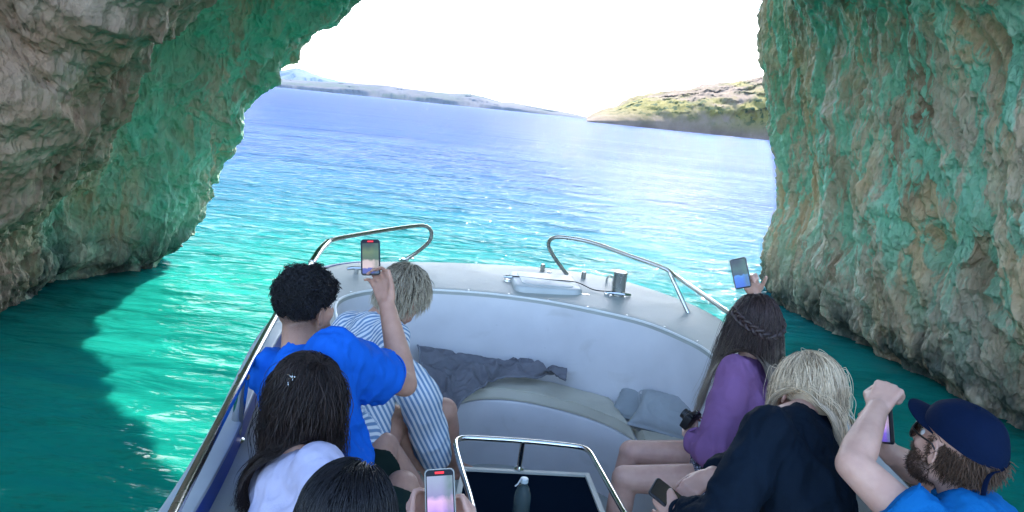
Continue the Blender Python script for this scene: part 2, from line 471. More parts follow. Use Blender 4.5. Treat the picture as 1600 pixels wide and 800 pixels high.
# ------------------------------------------------------------------ sea
def sea_material():
    m, n, b = new_mat('sea_water')
    L = n.links.new; nd = n.nodes.new
    geo = nd('ShaderNodeNewGeometry')
    sx = nd('ShaderNodeSeparateXYZ'); L(geo.outputs['Position'], sx.inputs[0])
    ln = nd('ShaderNodeVectorMath'); ln.operation = 'LENGTH'; L(geo.outputs['Position'], ln.inputs[0])
    # the bottom is pale sand near the cave and drops away outside
    wn = nd('ShaderNodeTexNoise'); wn.inputs['Scale'].default_value = .02; wn.inputs['Detail'].default_value = 3
    L(geo.outputs['Position'], wn.inputs[0])
    add = nd('ShaderNodeMath'); add.operation = 'MULTIPLY_ADD'; add.inputs[1].default_value = 60; 
    L(wn.outputs[0], add.inputs[0]); L(ln.outputs['Value'], add.inputs[2])
    lg = nd('ShaderNodeMath'); lg.operation = 'LOGARITHM'; lg.inputs[1].default_value = 10
    sub = nd('ShaderNodeMath'); sub.operation = 'SUBTRACT'; sub.inputs[1].default_value = 26
    L(add.outputs[0], sub.inputs[0])
    mx = nd('ShaderNodeMath'); mx.operation = 'MAXIMUM'; mx.inputs[1].default_value = 1; L(sub.outputs[0], mx.inputs[0])
    L(mx.outputs[0], lg.inputs[0])
    cr = nd('ShaderNodeValToRGB')
    mrl = nd('ShaderNodeMapRange'); mrl.inputs[1].default_value = .6; mrl.inputs[2].default_value = 3.2
    L(lg.outputs[0], mrl.inputs[0]); L(mrl.outputs[0], cr.inputs[0])
    e = cr.color_ramp.elements
    e[0].position = 0; e[0].color = (.003, .155, .112, 1)
    e[1].position = 1; e[1].color = (.014, .025, .085, 1)
    for p, c in ((.11, (.004, .125, .098)), (.18, (.006, .080, .092)), (.25, (.009, .048, .084)), (.34, (.012, .030, .080)), (.60, (.014, .025, .082))):
        k = e.new(p); k.color = (*c, 1)
    L(cr.outputs[0], b.inputs['Base Color'])
    # wavelets: three sizes of ripples, crests lying across the view
    def wave(scale, stretch, det, rot):
        mp = nd('ShaderNodeMapping'); mp.inputs['Scale'].default_value = stretch; mp.inputs['Rotation'].default_value = (0, 0, radians(rot))
        L(geo.outputs['Position'], mp.inputs[0])
        t = nd('ShaderNodeTexNoise'); t.inputs['Scale'].default_value = scale; t.inputs['Detail'].default_value = det; t.inputs['Distortion'].default_value = .4
        L(mp.outputs[0], t.inputs[0]); return t.outputs[0]
    b1 = nd('ShaderNodeBump'); b1.inputs['Distance'].default_value = .16; L(wave(2.2, (.55, 1.3, 1), 3, 8), b1.inputs['Height'])
    b2 = nd('ShaderNodeBump'); b2.inputs['Distance'].default_value = .45; L(wave(.32, (.6, 1.3, 1), 4, -12), b2.inputs['Height']); L(b1.outputs[0], b2.inputs['Normal'])
    b3 = nd('ShaderNodeBump'); b3.inputs['Distance'].default_value = .06; L(wave(7.5, (.6, 1.2, 1), 2, 20), b3.inputs['Height']); L(b2.outputs[0], b3.inputs['Normal'])
    b4 = nd('ShaderNodeBump'); b4.inputs['Distance'].default_value = 2.2; L(wave(.06, (.5, 1.6, 1), 6, 5), b4.inputs['Height']); L(b4.outputs[0], b1.inputs['Normal'])
    n.nodes.remove(b)
    out = [k for k in n.nodes if k.type == 'OUTPUT_MATERIAL'][0]
    df = nd('ShaderNodeBsdfPrincipled'); L(cr.outputs[0], df.inputs['Base Color']); L(b1.outputs[0], df.inputs['Normal'])
    df.inputs['Specular IOR Level'].default_value = 0; df.inputs['Roughness'].default_value = 1
    df.inputs['Subsurface Weight'].default_value = 1; df.inputs['Subsurface Radius'].default_value = (.14, .55, .55); df.inputs['Subsurface Scale'].default_value = 1
    gl = nd('ShaderNodeBsdfGlossy'); gl.inputs['Roughness'].default_value = .05; gl.inputs['Color'].default_value = (.86, .93, 1, 1); L(b3.outputs[0], gl.inputs['Normal'])
    fr = nd('ShaderNodeFresnel'); fr.inputs[0].default_value = 1.33; L(b3.outputs[0], fr.inputs['Normal'])
    mn = nd('ShaderNodeMapRange'); L(fr.outputs[0], mn.inputs[0])
    mn.inputs[1].default_value = .0; mn.inputs[2].default_value = .8; mn.inputs[3].default_value = .0; mn.inputs[4].default_value = .20
    mxs = nd('ShaderNodeMixShader'); L(mn.outputs[0], mxs.inputs[0]); L(df.outputs[0], mxs.inputs[1]); L(gl.outputs[0], mxs.inputs[2])
    L(mxs.outputs[0], out.inputs['Surface'])
    return m


def build_sea():
    # one sheet: polar-ish grid, fine near the boat, out to the horizon
    xs = np.concatenate([-np.geomspace(30, 26000, 26)[::-1], np.linspace(-30, -7, 60)[1:-1], np.linspace(-7, 8, 620), np.linspace(8, 30, 60)[1:-1], np.geomspace(30, 26000, 26)])
    ysd = np.concatenate([-np.geomspace(12, 3000, 14)[::-1], np.linspace(-12, 1, 60)[1:-1], np.linspace(1, 14, 640), np.linspace(14, 46, 700)[1:], np.geomspace(46, 26000, 60)[1:]])
    X, Y = np.meshgrid(xs, ysd, indexing='ij')
    x = X.ravel(); y = Y.ravel()
    z = np.zeros_like(x)
    m = (np.abs(x) < 60) & (y < 90) & (y > -15)
    q = np.stack([x[m], y[m], np.zeros(m.sum())], 1)
    wv = np.zeros(len(q))
    wp = fbm(q * .35, 2, 300)
    for a, kx, ky, amp in ((.3, .45, 1.0, .030), (-.25, .9, 2.1, .020), (.55, 1.6, 3.6, .009), (-.6, 2.4, 4.6, .006)):
        c, s = cos(a), sin(a)
        qq = np.stack([(q[:, 0] * c - q[:, 1] * s) * kx, (q[:, 0] * s + q[:, 1] * c) * ky, wp * .5], 1)
        wv += amp * fbm(qq, 2, int(300 + 10 * kx))
    fade = np.clip((90 - q[:, 1]) / 60, 0, 1) * np.clip((60 - np.abs(q[:, 0])) / 30, 0, 1)
    calm = .45 + .55 * sstep(7, 14, q[:, 1])
    z[m] = wv * fade * calm * 1.2
    V = np.stack([x, y, z], 1)
    return mesh_np('sea', V, grid_faces(len(xs), len(ysd)))


sea = link('sea', build_sea(), sea_material())
tag(sea, kind='structure')


# ------------------------------------------------------------------ far land
def hill(name, line, Y0, depth, mat, seed, nx=260, ny=50, rough=.12, base=-2):
    """line: (px, py) skyline points of the land, at distance Y0 .. Y0+depth"""
    P = [W(px, py, Y0 + depth * .5) for px, py in line]
    x = np.linspace(P[0].x, P[-1].x, nx)
    h = np.interp(x, [p.x for p in P], [p.z for p in P])
    V = []
    tt = np.linspace(0, 1, ny)
    for k, t in enumerate(tt):
        prof = sin(pi * min(t * 1.0, 1)) ** .55 if t < .5 else sin(pi * t) ** .8
        yy = Y0 + depth * t
        xx = x * (yy / (Y0 + depth * .5))
        hh = h * prof
        V.append(np.stack([xx, np.full(nx, yy), hh], 1))
    V = np.array(V)
    P2 = V.reshape(-1, 3).copy()
    sc_ = 14 / (P[-1].x - P[0].x)
    nz = fbm(P2 * sc_, 6, seed, .58)
    rz = fbm(P2 * sc_ * 2.2, 5, seed + 40, .6, ridged=True)
    hm = max(h)
    edge = np.minimum(1, P2[:, 2] / (hm * .25))
    P2[:, 1] += depth * .10 * nz * edge
    P2[:, 2] += edge * hm * rough * (nz * .7 + rz * .5)
    P2[:, 2] = np.where(np.tile(np.isin(np.arange(ny), (0, ny - 1))[:, None], (1, nx)).ravel(), base, P2[:, 2])
    o = link(name, mesh_np(name, P2, grid_faces(ny, nx)), mat)
    tag(o, kind='structure')
    return o


def land_mat(name, rockc, green, scale, thr=(.45, .58)):
    m, n, b = new_mat(name)
    L = n.links.new; nd = n.nodes.new
    tc = nd('ShaderNodeTexCoord')
    def nz(s, d=8, st=(1, 1, 1)):
        mp = nd('ShaderNodeMapping'); mp.inputs['Scale'].default_value = st; L(tc.outputs['Object'], mp.inputs[0])
        t = nd('ShaderNodeTexNoise'); t.inputs['Scale'].default_value = s; t.inputs['Detail'].default_value = d; t.inputs['Roughness'].default_value = .62
        L(mp.outputs[0], t.inputs[0]); return t.outputs[0]
    def ramp(v, a, b_):
        t = nd('ShaderNodeMapRange'); t.interpolation_type = 'SMOOTHSTEP'; L(v, t.inputs[0]); t.inputs[1].default_value = a; t.inputs[2].default_value = b_; return t.outputs[0]
    def mix(f, A, B):
        t = nd('ShaderNodeMix'); t.data_type = 'RGBA'; L(f, t.inputs[0])
        for k, x in ((6, A), (7, B)):
            if isinstance(x, tuple): t.inputs[k].default_value = (*x, 1)
            else: L(x, t.inputs[k])
        return t.outputs[2]
    c = mix(ramp(nz(scale * 2), .4, .6), rockc, tuple(x * .6 for x in rockc))
    sx = nd('ShaderNodeSeparateXYZ'); L(tc.outputs['Object'], sx.inputs[0])
    hz = nd('ShaderNodeMapRange'); L(sx.outputs[2], hz.inputs[0]); hz.inputs[1].default_value = 2; hz.inputs[2].default_value = 15
    v = nd('ShaderNodeMath'); v.operation = 'MULTIPLY'; L(ramp(nz(scale, 10), *thr), v.inputs[0]); L(hz.outputs[0], v.inputs[1])
    c = mix(v.outputs[0], c, green)
    v2 = nd('ShaderNodeMath'); v2.operation = 'MULTIPLY'; L(ramp(nz(scale * 9, 4), .52, .6), v2.inputs[0]); L(v.outputs[0], v2.inputs[1])
    c = mix(v2.outputs[0], c, (.035, .06, .02))
    L(c, b.inputs['Base Color']); b.inputs['Roughness'].default_value = .95; b.inputs['Specular IOR Level'].default_value = .1
    return m


hill('headland', [(917, 184), (925, 179), (940, 172), (965, 168), (985, 158), (1010, 152), (1060, 143), (1100, 136), (1135, 133), (1165, 128), (1200, 121), (1300, 100), (1400, 92), (1500, 110), (1600, 140)],
     560, 260, land_mat('headland', (.21, .155, .115), (.19, .165, .045), .012, (.40, .52)), 5, nx=520, ny=120, rough=.055)
hill('far_island', [(380, 127), (440, 124), (500, 128), (560, 131), (600, 133), (640, 139), (690, 145), (735, 147), (755, 151), (785, 160), (800, 160), (830, 166), (870, 173), (900, 179), (925, 185)],
     4200, 1200, land_mat('far_island', (.085, .08, .085), (.05, .06, .045), .002), 15, nx=300, ny=40, rough=.07)
hill('distant_mountain', [(330, 130), (380, 125), (430, 114), (460, 106), (475, 110), (500, 120), (530, 127), (580, 134), (620, 140)],
     11000, 3000, land_mat('distant_mountain', (.10, .10, .11), (.07, .08, .07), .001), 25, nx=160, ny=30, rough=.05)
HAZE = True
if HAZE:
    bm = bmesh.new()
    bmesh.ops.create_cube(bm, size=1)
    for v in bm.verts:
        v.co = Vector((v.co.x * 56000, v.co.y * 32000 + 11000, (v.co.z + .5) * 560 - 6))
    me = bpy.data.meshes.new('haze'); bm.to_mesh(me); bm.free()
    m = bpy.data.materials.new('haze'); m.use_nodes = True
    m.node_tree.nodes.clear()
    pv = m.node_tree.nodes.new('ShaderNodeVolumePrincipled')
    pv.inputs['Density'].default_value = .000035
    pv.inputs['Color'].default_value = (.45, .66, 1.0, 1)
    pv.inputs['Anisotropy'].default_value = 0.0
    om = m.node_tree.nodes.new('ShaderNodeOutputMaterial')
    m.node_tree.links.new(pv.outputs[0], om.inputs['Volume'])
    hz = link('haze', me, m); tag(hz, kind='stuff')

# ------------------------------------------------------------------ shape helpers
class MB:
    """collects vertices and faces of one mesh"""
    def __init__(s): s.v = []; s.f = []

    def add(s, V, Fc):
        o = len(s.v)
        s.v += [tuple(p) for p in V]
        s.f += [tuple(i + o for i in f) for f in Fc]

    def tube(s, pts, r, n=12, closed=False, cap=True, flat=1.0):
        pts = [Vector(p) for p in pts]
        m = len(pts)
        rr = r if isinstance(r, (list, tuple, np.ndarray)) else [r] * m
        T = []
        for i in range(m):
            a = pts[(i - 1) % m] if (i > 0 or closed) else pts[0]
            b = pts[(i + 1) % m] if (i < m - 1 or closed) else pts[-1]
            T.append((b - a).normalized())
        u = T[0].orthogonal().normalized()
        V = []
        for i in range(m):
            u = (u - T[i] * u.dot(T[i])).normalized()
            v = T[i].cross(u)
            for k in range(n):
                a = 2 * pi * k / n
                V.append(pts[i] + (u * cos(a) + v * sin(a) * flat) * rr[i])
        Fc = []
        for i in range(m if closed else m - 1):
            for k in range(n):
                j = (i + 1) % m; k2 = (k + 1) % n
                Fc.append((i * n + k, i * n + k2, j * n + k2, j * n + k))
        if cap and not closed:
            Fc.append(tuple(range(n))[::-1]); Fc.append(tuple((m - 1) * n + k for k in range(n)))
        s.add(V, Fc)

    def box(s, c, size, M=None, bev=0.0, seg=2):
        bm = bmesh.new(); bmesh.ops.create_cube(bm, size=1)
        for v in bm.verts: v.co = Vector((v.co.x * size[0], v.co.y * size[1], v.co.z * size[2]))
        if bev: bmesh.ops.bevel(bm, geom=bm.edges[:], offset=bev, segments=seg, profile=.5, affect='EDGES')
        M = M or Matrix.Identity(3)
        s.add([M @ v.co + Vector(c) for v in bm.verts], [[v.index for v in f.verts] for f in bm.faces])
        bm.free()

    def lathe(s, prof, c, axis=(0, 0, 1), n=24):
        ax = Vector(axis).normalized(); u = ax.orthogonal().normalized(); v = ax.cross(u); c = Vector(c)
        V = []; Fc = []
        for (r, h) in prof:
            for k in range(n):
                a = 2 * pi * k / n
                V.append(c + ax * h + (u * cos(a) + v * sin(a)) * r)
        for i in range(len(prof) - 1):
            for k in range(n):
                k2 = (k + 1) % n
                Fc.append((i * n + k, i * n + k2, (i + 1) * n + k2, (i + 1) * n + k))
        Fc.append(tuple(range(n))[::-1]); Fc.append(tuple((len(prof) - 1) * n + k for k in range(n)))
        s.add(V, Fc)

    def mesh(s, name, smooth=True, sharp=35):
        me = bpy.data.meshes.new(name)
        me.from_pydata(s.v, [], s.f)
        bm = bmesh.new(); bm.from_mesh(me)
        bmesh.ops.recalc_face_normals(bm, faces=bm.faces[:])
        if smooth:
            for f in bm.faces: f.smooth = True
            for e in bm.edges:
                if len(e.link_faces) == 2 and e.calc_face_angle(0) > radians(sharp): e.smooth = False
        bm.to_mesh(me); bm.free()
        return me

    def build(s, name, mat, parent=None, smooth=True, sharp=35):
        return link(name, s.mesh(name, smooth, sharp), mat, parent)


def spline(pts, n, closed=False):
    P = np.array([list(p) for p in pts], float)
    if closed:
        P = np.vstack([P[-1:], P, P[:2]])
        c = catmull(P, (len(P) - 1) * 40 + 1)
        c = c[40:-40]
    else:
        c = catmull(P, (len(P) - 1) * 40 + 1)
    s = np.concatenate([[0], np.cumsum(np.linalg.norm(np.diff(c, axis=0), axis=1))])
    t = np.linspace(0, s[-1], n)
    return np.stack([np.interp(t, s, c[:, k]) for k in range(c.shape[1])], 1)


def loft(rows, closed=False):
    rows = np.array(rows)
    return rows.reshape(-1, 3), grid_faces(rows.shape[0], rows.shape[1], closed_j=closed)


# ------------------------------------------------------------------ organic bodies
def cap_seg(p0, r0_, p1, r1_, flat=None, ff=1.0, n=16, open_ends=False):
    """tapered capsule; cross-section scaled by ff along the direction flat"""
    p0 = Vector(p0); p1 = Vector(p1)
    d = p1 - p0; L = d.length
    d = d.normalized() if L > 1e-6 else Vector((0, 0, 1))
    u = Vector(flat) if flat is not None else d.orthogonal()
    u = (u - d * u.dot(d))
    u = u.normalized() if u.length > 1e-4 else d.orthogonal().normalized()
    v = d.cross(u)
    rings = []
    if not open_ends:
        for k in range(1, 6): a = pi / 2 * (1 - k / 6); rings.append((-sin(a) * r0_, cos(a) * r0_))
    rings.append((0, r0_)); 
    for k in range(1, 4): rings.append((L * k / 4, r0_ + (r1_ - r0_) * k / 4))
    rings.append((L, r1_))
    if not open_ends:
        for k in range(1, 6): a = pi / 2 * k / 6; rings.append((L + sin(a) * r1_, cos(a) * r1_))
    V = []
    for h, r in rings:
        for k in range(n):
            a = 2 * pi * k / n
            V.append(p0 + d * h + u * (cos(a) * r * ff) + v * (sin(a) * r))
    Fc = [(i * n + k, i * n + (k + 1) % n, (i + 1) * n + (k + 1) % n, (i + 1) * n + k) for i in range(len(rings) - 1) for k in range(n)]
    Fc.append(tuple(range(n))[::-1]); Fc.append(tuple((len(rings) - 1) * n + k for k in range(n)))
    return V, Fc


def ell(c, r, M=None, n=18):
    M = M or Matrix.Identity(3)
    V = []; Fc = []
    m = n // 2
    for i in range(1, m):
        a = pi * i / m
        for k in range(n):
            b = 2 * pi * k / n
            V.append(Vector(c) + M @ Vector((sin(a) * cos(b) * r[0], sin(a) * sin(b) * r[1], cos(a) * r[2])))
    o = len(V)
    V.append(Vector(c) + M @ Vector((0, 0, r[2]))); V.append(Vector(c) - M @ Vector((0, 0, r[2])))
    for i in range(m - 2):
        for k in range(n): Fc.append((i * n + k, i * n + (k + 1) % n, (i + 1) * n + (k + 1) % n, (i + 1) * n + k)[::-1])
    for k in range(n):
        Fc.append((o, k, (k + 1) % n)); Fc.append((o + 1, (m - 2) * n + (k + 1) % n, (m - 2) * n + k))
    return V, Fc


def remesh(name, shapes, voxel=.008, smooth=4, fac=.6):
    mb = MB()
    for V, Fc in shapes: mb.add(V, Fc)
    me = bpy.data.meshes.new(name + '_src'); me.from_pydata(mb.v, [], mb.f)
    bm = bmesh.new(); bm.from_mesh(me)
    # each shape is closed: make all face outwards
    bmesh.ops.recalc_face_normals(bm, faces=bm.faces[:]); bm.to_mesh(me); bm.free()
    o = bpy.data.objects.new(name + '_src', me); COL.objects.link(o)
    md = o.modifiers.new('r', 'REMESH'); md.mode = 'VOXEL'; md.voxel_size = voxel; md.use_smooth_shade = True
    if smooth:
        ms = o.modifiers.new('s', 'SMOOTH'); ms.factor = fac; ms.iterations = smooth
    dg = bpy.context.evaluated_depsgraph_get()
    ev = o.evaluated_get(dg)
    out = bpy.data.meshes.new_from_object(ev)
    out.name = name
    bpy.data.objects.remove(o); bpy.data.meshes.remove(me)
    for p in out.polygons: p.use_smooth = True
    return out


def verts(me):
    a = np.empty(len(me.vertices) * 3, np.float32); me.vertices.foreach_get('co', a); return a.reshape(-1, 3).astype(float)


def normals(me):
    a = np.empty(len(me.vertices) * 3, np.float32); me.vertices.foreach_get('normal', a); return a.reshape(-1, 3).astype(float)


def set_verts(me, V):
    me.vertices.foreach_set('co', V.astype(np.float32).ravel()); me.update()


def folds(me, amp=.006, scale=(9, 9, 4), seed=0, M=None):
    """cloth folds: ridged noise, stretched"""
    V = verts(me); N = normals(me)
    P = V if M is None else V @ np.array(M)
    P = P * np.array(scale)
    wv = fbm(P * .5, 2, seed + 5)
    d = fbm(P + wv[:, None] * .9, 3, seed, .5, ridged=True)
    d2 = fbm(P * 3.1, 2, seed + 9)
    set_verts(me, V + N * (amp * d + amp * .22 * d2)[:, None])


def fattr(me, name, val):
    at = me.attributes.new(name, 'FLOAT', 'POINT'); at.data.foreach_set('value', np.asarray(val, np.float32))


def basis(fwd, up=(0, 0, 1)):
    """columns right, forward, up"""
    f = Vector(fwd).normalized(); u = Vector(up); u = (u - f * u.dot(f)).normalized(); r = f.cross(u)
    return Matrix(((r.x, f.x, u.x), (r.y, f.y, u.y), (r.z, f.z, u.z)))


def head_shapes(c, M, s=1.0, beard=0):
    c = Vector(c)
    P = lambda x, y, z: c + M @ Vector((x * s, y * s, z * s))
    E = lambda x, y, z, a, b_, d, MM=None: ell(P(x, y, z), (a * s, b_ * s, d * s), MM or M)
    S = [E(0, -.014, .032, .076, .094, .086), E(0, -.035, .0, .068, .07, .07), E(0, .032, -.028, .060, .062, .078), E(0, .02, .045, .066, .07, .055),
         E(0, .058, -.092, .027, .026, .022), E(.03, .02, -.072, .034, .050, .030), E(-.03, .02, -.072, .034, .050, .030),
         E(.036, .062, -.022, .022, .022, .022), E(-.036, .062, -.022, .022, .022, .022),
         E(0, .080, .024, .045, .016, .011)]
    V, Fc = cap_seg(P(0, .088, .010), .008 * s, P(0, .108, -.030), .012 * s); S.append((V, Fc))
    S.append(E(.011, .100, -.034, .008, .011, .008)); S.append(E(-.011, .100, -.034, .008, .011, .008))
    S.append(E(0, .086, -.058, .022, .013, .007)); S.append(E(0, .084, -.068, .020, .012, .007))
    if beard: S += [E(0, .060, -.095, .036, .030, .026), E(.035, .03, -.075, .034, .05, .032), E(-.035, .03, -.075, .034, .05, .032)]
    for sg in (-1, 1):
        Me = M @ Matrix.Rotation(sg * radians(22), 3, 'Z') @ Matrix.Rotation(radians(-12), 3, 'X')
        ce = P(sg * .080, -.004, -.008)
        # ear: rim, lobe and bowl
        rim = []
        for k in range(13):
            a = radians(-60 + 300 * k / 12)
            rim.append(ce + Me @ Vector((sg * .006 * s, cos(a + pi) * .0155 * s, sin(a) * .029 * s)))
        for a, b_ in zip(rim[:-1], rim[1:]): S.append(cap_seg(a, .0048 * s, b_, .0048 * s, n=8))
        S.append(ell(ce - Me @ Vector((sg * .002 * s, -.002 * s, 0)), (.006 * s, .014 * s, .026 * s), Me))
        S.append(ell(ce + Me @ Vector((sg * .003 * s, .006 * s, -.026 * s)), (.005 * s, .008 * s, .010 * s), Me))
    return S


def hand_shapes(wrist, fwd, normal, side=1, curl=(20, 25, 30, 35), thumb=(40, 20), s=1.0, spread=4):
    """fwd: towards the knuckles; normal: out of the back of the hand; side: thumb on +1/-1 of cross(fwd, normal)"""
    f = Vector(fwd).normalized(); nn = Vector(normal); nn = (nn - f * nn.dot(f)).normalized(); t = f.cross(nn) * side
    wv = Vector(wrist); S = []
    pl = .092 * s
    for k in range(4):
        x = (.030 - .020 * k) * s
        S.append(cap_seg(wv + t * x * .55, .016 * s, wv + f * pl * (1, 1.03, 1.0, .92)[k] + t * x * 1.05, .0125 * s, flat=nn, ff=.85, n=10))
    S.append(cap_seg(wv - f * .02 * s, .024 * s, wv + f * .03 * s, .025 * s, flat=nn, ff=.7, n=12))
    for k in range(4):
        x = (.030 - .020 * k) * s * 1.07
        p = wv + f * pl * (1, 1.03, 1.0, .92)[k] + t * x
        lens = [(.042, .025, .021), (.047, .029, .022), (.043, .027, .021), (.034, .020, .019)][k]
        ang = 0; r = .0092 * s
        fk = (f + t * radians(spread) * (1.5 - k)).normalized()
        for q, l in enumerate(lens):
            ang += radians(curl[k] * (1.0, 1.25, .8)[q])
            d = fk * cos(ang) - nn * sin(ang)
            p2 = p + d * l * s
            S.append(cap_seg(p, r, p2, r * .9, n=8)); p = p2; r *= .9
    # thumb leaves the side of the palm near its base
    p = wv + f * .022 * s + t * .024 * s
    a1, a2 = radians(thumb[0]), radians(thumb[1])
    d = (f * cos(a1) + t * sin(a1) - nn * .35).normalized()
    p2 = p + d * .045 * s; S.append(cap_seg(p, .0165 * s, p2, .0115 * s, n=10))
    d = (f * cos(a1 - a2) + t * sin(a1 - a2) - nn * .55).normalized()
    p3 = p2 + d * .032 * s; S.append(cap_seg(p2, .0112 * s, p3, .010 * s, n=8))
    p4 = p3 + (d + f * .3).normalized() * .024 * s; S.append(cap_seg(p3, .010 * s, p4, .0085 * s, n=8))
    return S


def limb(a, ra, b_, rb, c, rc, bulge=1.08):
    """upper and lower segment with a little muscle"""
    a, b_, c = Vector(a), Vector(b_), Vector(c)
    m = b_ + (c - b_) * .28
    return [cap_seg(a, ra, b_, rb), cap_seg(b_, rb * .98, m, rb * bulge), cap_seg(m, rb * bulge, c, rc)]


def foot_shapes(ankle, toe_dir, s=1.0, down=(0, 0, -1)):
    a = Vector(ankle); d = Vector(toe_dir).normalized(); dn = Vector(down)
    S = [cap_seg(a + dn * .045 - d * .045, .032 * s, a + dn * .045 + d * .10, .030 * s, flat=dn, ff=.85),
         cap_seg(a, .036 * s, a + dn * .035 + d * .09, .026 * s)]
    side = d.cross(dn).normalized()
    for k in range(5):
        x = (k - 2) * .017 * s
        p = a + dn * .055 + d * (.115 - .006 * abs(k - 1)) + side * x
        S.append(cap_seg(p, .012 * s, p + d * (.042 - .005 * k) + dn * .004, (.0115 if k == 0 else .0085) * s, n=8))
    return S


def attach(o, me_list):
    return o


# ------------------------------------------------------------------ hair
def strand_mesh(name, P, r, tone, sides=3, tipr=.35):
    """P: n x k x 3"""
    n, k, _ = P.shape
    T = np.gradient(P, axis=1); T /= np.linalg.norm(T, axis=2, keepdims=True) + 1e-9
    ref = np.tile(np.array([.31, .87, .38]), (n, k, 1))
    U = np.cross(T, ref); U /= np.linalg.norm(U, axis=2, keepdims=True) + 1e-9
    Vv = np.cross(T, U)
    tt = np.linspace(0, 1, k)
    rad = (r if np.ndim(r) else np.full(n, r))[:, None] * (1 - (1 - tipr) * tt ** 2)[None]
    rings = []
    for q in range(sides):
        a = 2 * pi * q / sides
        rings.append(P + (U * cos(a) + Vv * sin(a)) * rad[:, :, None])
    R = np.stack(rings, 2)                      # n,k,sides,3
    V = R.reshape(-1, 3)
    i, j, q = np.meshgrid(np.arange(n), np.arange(k - 1), np.arange(sides), indexing='ij')
    b0 = (i * k + j) * sides; q2 = (q + 1) % sides
    Fq = np.stack([b0 + q, b0 + q2, b0 + sides + q2, b0 + sides + q], -1).reshape(-1, 4)
    me = mesh_np(name, V, Fq)
    fattr(me, 'tone', np.repeat(tone, k * sides))
    fattr(me, 'along', np.tile(np.repeat(tt, sides), n))
    return me


def capsule_push(P, caps, off):
    """push the points P (m,3) out of capsules (a, ra, b, rb)"""
    for a, ra, b_, rb in caps:
        a = np.array(a); b_ = np.array(b_); d = b_ - a
        t = np.clip(((P - a) @ d) / (d @ d + 1e-9), 0, 1)
        q = a + t[:, None] * d
        v = P - q; L = np.linalg.norm(v, axis=1) + 1e-9
        R_ = ra + (rb - ra) * t + off
        m = L < R_
        P[m] = (q + v / L[:, None] * R_[:, None])[m]
    return P


def grow_hair(n, c, M, s, crown, length, caps, seed=0, front=.035, side_lo=-.01, steps=26, grav=.28, lift=.010, clump=.35, wav=.0, bias=(0, 0, 0), wander=.06, nclump=90, bias_fn=None, lenvar=.25, root_back=-.095):
    """strands combed away from the crown point over the skull, then falling; everything in the head's frame then world"""
    g = np.random.default_rng(seed)
    c = np.array(c); Mn = np.array(M)
    er = np.array([.080, .100, .092]) * s; ec = np.array([0, -.014, .030]) * s
    # roots on the hair-bearing part of the skull
    pts = []
    while len(pts) < n:
        q = g.normal(size=3); q /= np.linalg.norm(q)
        p = ec + q * er
        y, z = p[1] / s, p[2] / s
        if y > front + (z - .05) * .9 and z < .115: continue
        if z < side_lo - .05 * (y < -.01) + (.0 if y < .0 else .03): continue
        pts.append(p)
    P0 = np.array(pts)
    cr = np.array(crown) * s
    nrm = (P0 - ec) / er; nrm /= np.linalg.norm(nrm, axis=1, keepdims=True)
    away = P0 - cr
    away -= nrm * np.sum(away * nrm, 1)[:, None]
    away /= np.linalg.norm(away, axis=1, keepdims=True) + 1e-6
    away[:, 1] -= 1.0 * (P0[:, 2] < .0) * (P0[:, 1] < 0)
    away /= np.linalg.norm(away, axis=1, keepdims=True) + 1e-6
    cid = g.integers(0, nclump, n)
    coff = g.normal(size=(nclump, 3))
    lens = length * (1 - lenvar * g.random(n))
    # to world
    X = c + P0 @ Mn.T
    D = (away * .95 + nrm * .12) @ Mn.T
    ph3 = g.random((nclump, 3)) * 6.28
    D += np.array(bias) * .5
    ecw = c + Mn @ ec
    out = [X.copy()]
    st = lens / steps
    layer = lift * (.25 + g.random(n) ** .8)
    phase = g.random(nclump) * 6.28
    for k in range(1, steps):
        t = k / steps
        G = np.array([0, 0, -1.0])
        D = D + G * grav * (1.0 + t) + np.sin(ph3[cid] + t * 9) * wander * .55 + g.normal(size=(n, 3)) * wander * .22
        D += np.array(bias) * .10
        if bias_fn is not None: D += bias_fn(X, t)
        if wav: D += wav * np.stack([np.sin(phase[cid] + t * 17), np.cos(phase[cid] * 1.3 + t * 15), 0 * t * phase[cid]], 1)
        D /= np.linalg.norm(D, axis=1, keepdims=True)
        X = X + D * st[:, None]
        # pull together in clumps lower down
        if clump:
            mean = np.zeros((nclump, 3)); cnt = np.bincount(cid, minlength=nclump)[:, None] + 1e-6
            for q in range(3): mean[:, q] = np.bincount(cid, X[:, q], nclump)
            mean /= cnt
            dm = mean[cid] - X
            near = np.exp(-(np.linalg.norm(dm, axis=1) / .05) ** 2)
            X += dm * (.10 * clump * near * (t > .15))[:, None]
        # skull
        L = (X - ecw) @ Mn
        e2 = er + layer[:, None]
        q = np.linalg.norm(L / e2, axis=1)
        m = q < 1
        L[m] = L[m] / q[m][:, None]
        X = ecw + L @ Mn.T
        X = capsule_push(X, caps, .004 + layer * .8)
        out.append(X.copy())
    return np.stack(out, 1), np.clip(.5 + .85 * (g.random(n) - .5) + .22 * coff[cid, 0], 0, 1), cid


